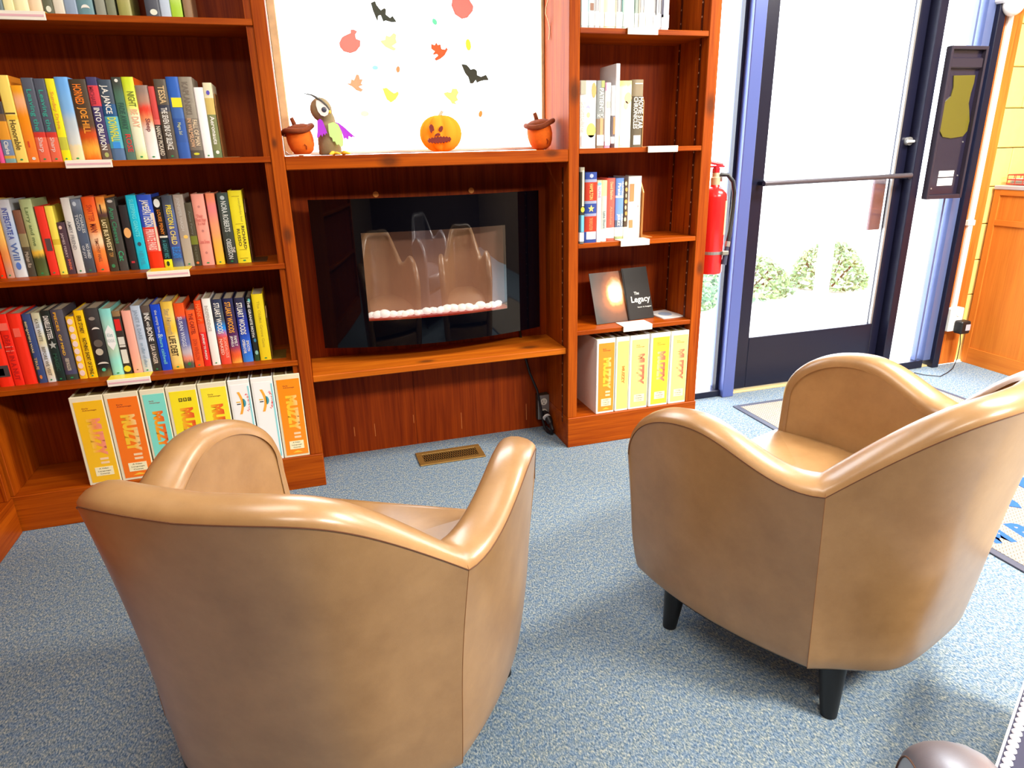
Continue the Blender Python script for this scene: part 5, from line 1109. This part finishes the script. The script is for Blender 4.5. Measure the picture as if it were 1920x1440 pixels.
for pts in ([(1.737,-.99),(1.786,-.964),(1.77,-.993),(1.765,-1.017),(1.744,-1.048),(1.723,-1.029),(1.703,-1.012)],
            [(1.912,-.887),(1.954,-.868),(1.975,-.88),(1.966,-.907),(1.906,-.952),(1.893,-.942),(1.897,-.92)],
            [(2.035,-.821),(2.076,-.804),(2.111,-.806),(2.064,-.841),(2.031,-.838)]):
    MB().sheet_xy(pts, .0068, .0088).build('blue_emblem', MATB, mt)
for s, x_, w_ in (('M', 1.497, .075), ('P', 1.600, .055)):
    o = text(s, MATB, mt, (x_ - 1.97, -1.155 + .7, .0074), (0, 0, -.18), w_, .088)
    o.data.offset = 0.006

# ================================================================== TUB CHAIRS
P = dict(wd=.35449, wf=.37709, yd=-.29521, yf=.22327, D=.51561, hd=.58628, hp=.64846, yp=-.00401, hf=.49567, hb=.77119, th=.07534, tha=.08485,
         zb=.15116, kw=.92231, kd=.83290, kf=.98141, slope=-.24078, bx=.44382, by=.81896, cx=.22157, hs=.19637, he=-.00837, dzi=.00884, ydi=.05611, bul=.04034,
         rnd=.00636, rns=.01228, vb=-.01078)
def leather(name, ca, cb):
    m = bpy.data.materials.new(name); m.use_nodes = True
    nt = m.node_tree; b = nt.nodes['Principled BSDF']; N = nt.nodes.new; K = nt.links.new
    tc = N('ShaderNodeTexCoord')
    n = N('ShaderNodeTexNoise'); n.inputs['Scale'].default_value = 7; n.inputs['Detail'].default_value = 6; n.inputs['Roughness'].default_value = 0.65
    K(tc.outputs['Object'], n.inputs['Vector'])
    r = N('ShaderNodeValToRGB'); e = r.color_ramp.elements
    e[0].position = 0.32; e[0].color = ca + (1,); e[1].position = 0.68; e[1].color = cb + (1,)
    K(n.outputs['Fac'], r.inputs[0]); K(r.outputs[0], b.inputs['Base Color'])
    b.inputs['Roughness'].default_value = 0.36; b.inputs['Specular IOR Level'].default_value = 0.6; b.inputs['Coat Weight'].default_value = 0.5; b.inputs['Coat Roughness'].default_value = 0.24
    v = N('ShaderNodeTexVoronoi'); v.feature = 'DISTANCE_TO_EDGE'; v.inputs['Scale'].default_value = 320
    K(tc.outputs['Object'], v.inputs['Vector'])
    bp = N('ShaderNodeBump'); bp.inputs['Strength'].default_value = 0.08; bp.inputs['Distance'].default_value = 0.001
    K(v.outputs['Distance'], bp.inputs['Height']); K(bp.outputs[0], b.inputs['Normal'])
    return m
LEATHER_TAN = leather('tan_leather', (.305, .160, .058), (.415, .232, .092)); LEATHER_SHEEN = leather('leather_grey_sheen', (.13, .12, .15), (.19, .175, .20))  # second leather has the grey reflected sheen mixed into its colour
THREAD = mat('brown_seam_thread', (96, 56, 28), rough=0.7)
THREAD2 = mat('tan_seam_thread', (140, 92, 48), rough=0.7)
LEGM = mat('black_wood_leg', (16, 14, 14), rough=0.4)
def bez(a0, a1, a2, a3, t): return (1-t)**3*a0 + 3*(1-t)**2*t*a1 + 3*(1-t)*t*t*a2 + t**3*a3
def cub(p0, m0, p1, m1, t): return (2*t**3-3*t*t+1)*p0 + (t**3-2*t*t+t)*m0 + (-2*t**3+3*t*t)*p1 + (t**3-t*t)*m1
def back_plan(w, yd, D, t): return bez(w, w - P['bx']*w, P['cx'], 0, t), bez(yd, yd - P['by']*(D + yd), -D, -D, t)
def xs_(y):
    s = min(1, max(0, (y - P['yd']) / (P['yf'] - P['yd']))); return P['wd'] + (P['wf'] - P['wd'])*s + P['bul']*4*s*(1 - s)
NA, NF, NB = 26, 9, 26
def half_path():
    """right half, from the bottom of the arm front up over the arm and round to the middle of the back: (outer, inner, bottom, kind)"""
    arm = []
    for k in range(NA // 2 + 1):
        t = k/(NA//2); L = P['yp'] - P['yd']; arm.append((P['yd'] + L*t, cub(P['hd'], P['slope']*L, P['hp'], 0, t)))
    for k in range(1, NA + 1):
        a = PI/2*k/NA; arm.append((P['yp'] + (P['yf'] - P['yp'])*math.sin(a), P['hf'] + (P['hp'] - P['hf'])*math.cos(a)))
    A = []
    for y, z in arm:
        s = (y - P['yd'])/(P['yf'] - P['yd']); x = xs_(y)
        yb = P['yd'] + (y - P['yd'])*(P['yf']*P['kf'] - P['yd'])/(P['yf'] - P['yd'])
        A.append((Vector((x, y, z)), Vector((x - P['tha'], y + P['ydi']*(1 - s), z + P['dzi'])), Vector((P['kw']*xs_(yb), yb, P['zb']))))
    F = []
    for k in range(1, NF + 1):
        t = k/NF; q = A[-1][0].lerp(A[-1][2], t); d = Vector((q.x, q.y + .1, 0)).normalized(); q = q + d*(.25*P['vb']*math.sin(PI*t) - P['rns']*max(0, (t - .6)/.4)**2)
        F.append((q, q - Vector((P['tha'], 0, 0)), None))
    Bk = []
    for k in range(NB + 1):
        t = k/NB; x, y = back_plan(P['wd'], P['yd'], P['D'], t); z = bez(P['hd'], P['hd'] + P['hs'], P['hb'] - P['he'], P['hb'], t)
        xi, yi = back_plan(P['wd'] - P['tha'], P['yd'] + P['ydi'], P['D'] - P['th'], t)
        xb, yb = back_plan(P['kw']*P['wd'], P['yd'], P['kd']*P['D'], t)
        Bk.append((Vector((x, y, z)), Vector((xi, yi, z + P['dzi'])), Vector((xb, yb, P['zb']))))
    return A, F, Bk
A_, F_, B_ = half_path()
mir = lambda v: Vector((-v.x, v.y, v.z))
def ruled(cols, rn, rows=16, tuck=.03):
    """outer panel from the seam down to the bottom edge, tucked under at the foot"""
    b = MB(); G = []
    for O, I, Bt in cols:
        col = []; vb = P['vb'] * (1 - .75*min(1, max(0, (O.y - P['yd'])/(P['yf'] - P['yd']))))
        for r in range(rows + 1):
            t = r/rows; q = O.lerp(Bt, t); d = Vector((q.x, q.y + .1, 0)).normalized()
            col.append(q + d*(vb*math.sin(PI*t) - rn*max(0, (t - .6)/.4)**2))
        q = col[-1]; d = Vector((q.x, q.y + .1, 0)).normalized()
        col.append(q + Vector((0, 0, -.006)) - d*.003); col.append(q + Vector((0, 0, -.010)) - d*.010); col.append(q + Vector((0, 0, -.011)) - d*tuck)
        G.append(col)
    V = [[b.bm.verts.new(p) for p in col] for col in G]
    for i in range(len(V) - 1):
        for j in range(len(V[0]) - 1): b.bm.faces.new((V[i][j], V[i+1][j], V[i+1][j+1], V[i][j+1]))
    return b
def tub_chair(label, loc, rz, LEATHER=LEATHER_TAN):
    ch = thing('tub_chair', label, 'armchair', loc, rz, 'leather tub chairs')
    L = dict(parent=ch, local=True)
    # outer panels
    ruled(A_, P['rns']).build('side_panel', LEATHER, smooth='all', **L)
    ruled([(mir(a), mir(i), mir(c)) for a, i, c in A_], P['rns']).build('side_panel', LEATHER, smooth='all', **L)
    full_b = B_ + [(mir(a), mir(i), mir(c)) for a, i, c in B_[::-1][1:]]
    ruled(full_b, P['rnd']).build('back_panel', LEATHER, smooth='all', **L)
    # rolled band over the arms and the back
    path = F_[::-1] + A_[::-1] + B_[1:]
    path = path + [(mir(a), mir(i), None) for a, i, c in path[::-1][1:]]
    n = len(path); b = MB(); rows = []
    prof = [(0, 0), (.04, .007), (.12, .012), (.28, .017), (.5, .018), (.7, .015), (.86, .008), (.95, -.001), (.99, -.011), (1.0, -.022)]
    for k in range(n):
        O, I = path[k][0], path[k][1]
        T = (path[min(k+1, n-1)][0] - path[max(k-1, 0)][0] + path[min(k+1, n-1)][1] - path[max(k-1, 0)][1]).normalized()
        Ac = (I - O); N_ = T.cross(Ac).normalized()
        ref = Vector((0, 0, 1)) + Vector((0, .7, 0)) * (1 if O.y > .1 else 0)
        if N_.dot(ref) < 0: N_ = -N_
        rows.append([O + Ac*s + N_*h for s, h in prof])
    V = [[b.bm.verts.new(p) for p in r] for r in rows]
    for i in range(n - 1):
        for j in range(len(prof) - 1): b.bm.faces.new((V[i][j], V[i+1][j], V[i+1][j+1], V[i][j+1]))
    b.build('top_band', LEATHER, smooth='all', **L)
    # inner lining
    def low(O, I, Bt, z):
        t = (O.z - z)/(O.z - P['zb']); q = I + (Bt - O)*t; return Vector((q.x, q.y, z))
    ip = A_[::-1] + B_[1:]; ip = ip + [(mir(a), mir(i), mir(c)) for a, i, c in ip[::-1][1:]]
    b = MB(); rows = []
    for O, I, c in ip:
        d = (I - O); d.z = 0; d = d.normalized()
        rows.append([I + d*.0002 + Vector((0, 0, -.016)), I + d*.0012 + Vector((0, 0, -.05)), low(O, I, c, .37) + d*.002, low(O, I, c, .30) + d*.002])
    V = [[b.bm.verts.new(p) for p in r] for r in rows]
    for i in range(len(V) - 1):
        for j in range(3): b.bm.faces.new((V[i][j], V[i+1][j], V[i+1][j+1], V[i][j+1]))
    b.build('inner_lining', LEATHER, smooth='all', **L)
    # seat cushion
    poly = [Vector((low(O, I, c, .37).x, low(O, I, c, .37).y, 0)) for O, I, c in ip]
    cen = Vector((0, -.06, 0)); b = MB(); prev = None
    for f, z in ((.95, .29), (1.0, .362), (.985, .385), (.955, .397), (.88, .402), (.6, .409), (.25, .412)):
        ring = b.ring([(cen + (p - cen)*f) + Vector((0, .012*(1 if p.y > .2 else 0), z)) for p in poly])
        if prev: b.bridge(prev, ring)
        else: b.cap(ring, True)
        prev = ring
    b.cap(prev); b.build('seat', LEATHER, smooth='all', **L)
    hw = P['wf'] - P['tha'] - .008
    MB().box(-hw + .01, hw - .01, P['yf']*.80, P['yf']*.955, P['zb'] - .004, .262, .008, 2).build('front_rail', LEATHER, smooth=40, **L)
    und = [c for a, i, c in A_[::-1]] + [c for a, i, c in B_[1:]]; und = und + [mir(c) for c in und[::-1][1:]]
    b = MB(); b.sheet_xy([(v.x*.95, v.y*.95 - .005) for v in und], P['zb'] - .012, P['zb'] - .004); b.build('underside', BLACK, **L)
    # seams
    out = [a for a, i, c in A_[::-1]] + [a for a, i, c in B_[1:]]; out = out + [mir(v) for v in out[::-1][1:]]
    off = [v + Vector((v.x, v.y + .05, 0)).normalized()*.0004 for v in out]
    MB().tube(off, .0011, 5).build('seam', THREAD, **L)
    for s in (1, -1):
        O, I, c = B_[0]; q = (lambda v: v) if s > 0 else mir
        MB().tube([q(O.lerp(c, t/10) + Vector((O.x, O.y + .1, 0)).normalized()*(P['vb']*math.sin(PI*t/10) - P['rnd']*max(0, (t/10 - .6)/.4)**2)) for t in range(11)], .0007, 5).build('seam', THREAD2, **L)
        MB().tube([q(v) for v in (rowpt(0, prof))], .0007, 5).build('seam', THREAD2, **L)
    # legs
    for s in (1, -1):
        for x, y, ix, iy in ((.312, .108, -.014, -.004), (.250, -.320, -.006, .012)):
            MB().rod((s*(x + ix), y + iy, P['zb'] - .006), (s*x, y, 0.0), .0315, .0185, 20).build('leg', LEGM, smooth=40, **L)
    return ch
def rowpt(k, prof):
    O, I, c = B_[k]; Ac = I - O
    return [O + Ac*s + Vector((0, 0, h + .0006)) for s, h in prof[:8]]
tub_chair('tan leather tub chair in the left foreground, seen from behind', (-.5468, -1.1657, 0), -.498)
tub_chair('tan leather tub chair on the right, seen from its left side with black legs', (.5923, -1.199, 0), .3161)
tub_chair('tub chair coloured with grey sheen, rounded arm top showing at the bottom right corner', (.256, -2.458, 0), -PI/6, LEATHER_SHEEN)

# ================================================================== CORNER TABLE WITH LACE EDGE
tb_ = thing('low_stand', 'low navy cloth covered stand with white lace edging at the right edge of the carpet', 'stand', (.72, -2.05, 0))
ZS = .25
ea, eb = Vector((0.6441, -1.8387, ZS)), Vector((0.4319, -1.9550, ZS))
du = (eb - ea).normalized(); nv = Vector((-du.y, du.x, 0))
if nv.dot(Vector((1, -1, 0))) < 0: nv = -nv
c0 = ea - du*.26; c1 = ea + du*.26
corner = [c0, c1, c1 + nv*.22, c0 + nv*.22]
NAVY = mat('navy_tablecloth', (40, 40, 70), rough=0.7)
MB().sheet_xy([(p.x, p.y) for p in corner], ZS - .02, ZS).build('cloth_top', NAVY, tb_)
b = MB()
for i in range(4):
    p, q = corner[i], corner[(i+1) % 4]; a = b.ring([(p.x, p.y, ZS), (q.x, q.y, ZS)]); c = b.ring([(p.x, p.y, .09), (q.x, q.y, .09)]); b.bridge(a, c, False)
b.build('cloth_skirt', NAVY, tb_)
for p in corner:
    m_ = sum((q for q in corner), Vector())/4; q = p.lerp(m_, .15); MB().rod((q.x, q.y, 0), (q.x, q.y, ZS - .02), .018, n=12).build('leg', LEGM, tb_)
b = MB(); Lt = (c1 - c0).length; k = 0; d = .0
LACE = mat('white_lace', (236, 236, 244), rough=0.7)
while d < Lt:
    p = c0 + du*d + nv*.010; b.ball((p.x, p.y, ZS + .0015), .0075, .009, .005, 10, 6); d += .0165
lc = b.build('lace_scallops', LACE, tb_, 'all'); lc['kind'] = 'stuff'
MB().tube([c0 - nv*.002 + Vector((0, 0, .001)), c1 - nv*.002 + Vector((0, 0, .001))], .0022, 6).build('lace_cord', LACE, tb_)

# ------------------------------------------------------------------ fit the lettering and turn it into plain meshes
bpy.context.view_layer.update()
dg = bpy.context.evaluated_depsgraph_get()
for o, L, H in TEXTS:
    d = o.dimensions
    me = bpy.data.meshes.new_from_object(o.evaluated_get(dg))
    sx, sy = L / max(d.x, 1e-4), H / max(d.y, 1e-4)
    me.transform(Matrix.Diagonal((sx, sy, 1.0, 1.0)))
    q = bpy.data.objects.new(o.name, me); COL.objects.link(q); q.parent = o.parent
    q.matrix_parent_inverse = o.matrix_parent_inverse.copy()
    q.location = o.location.copy(); q.rotation_euler = o.rotation_euler.copy()
    nm = o.name; bpy.data.objects.remove(o, do_unlink=True); q.name = nm
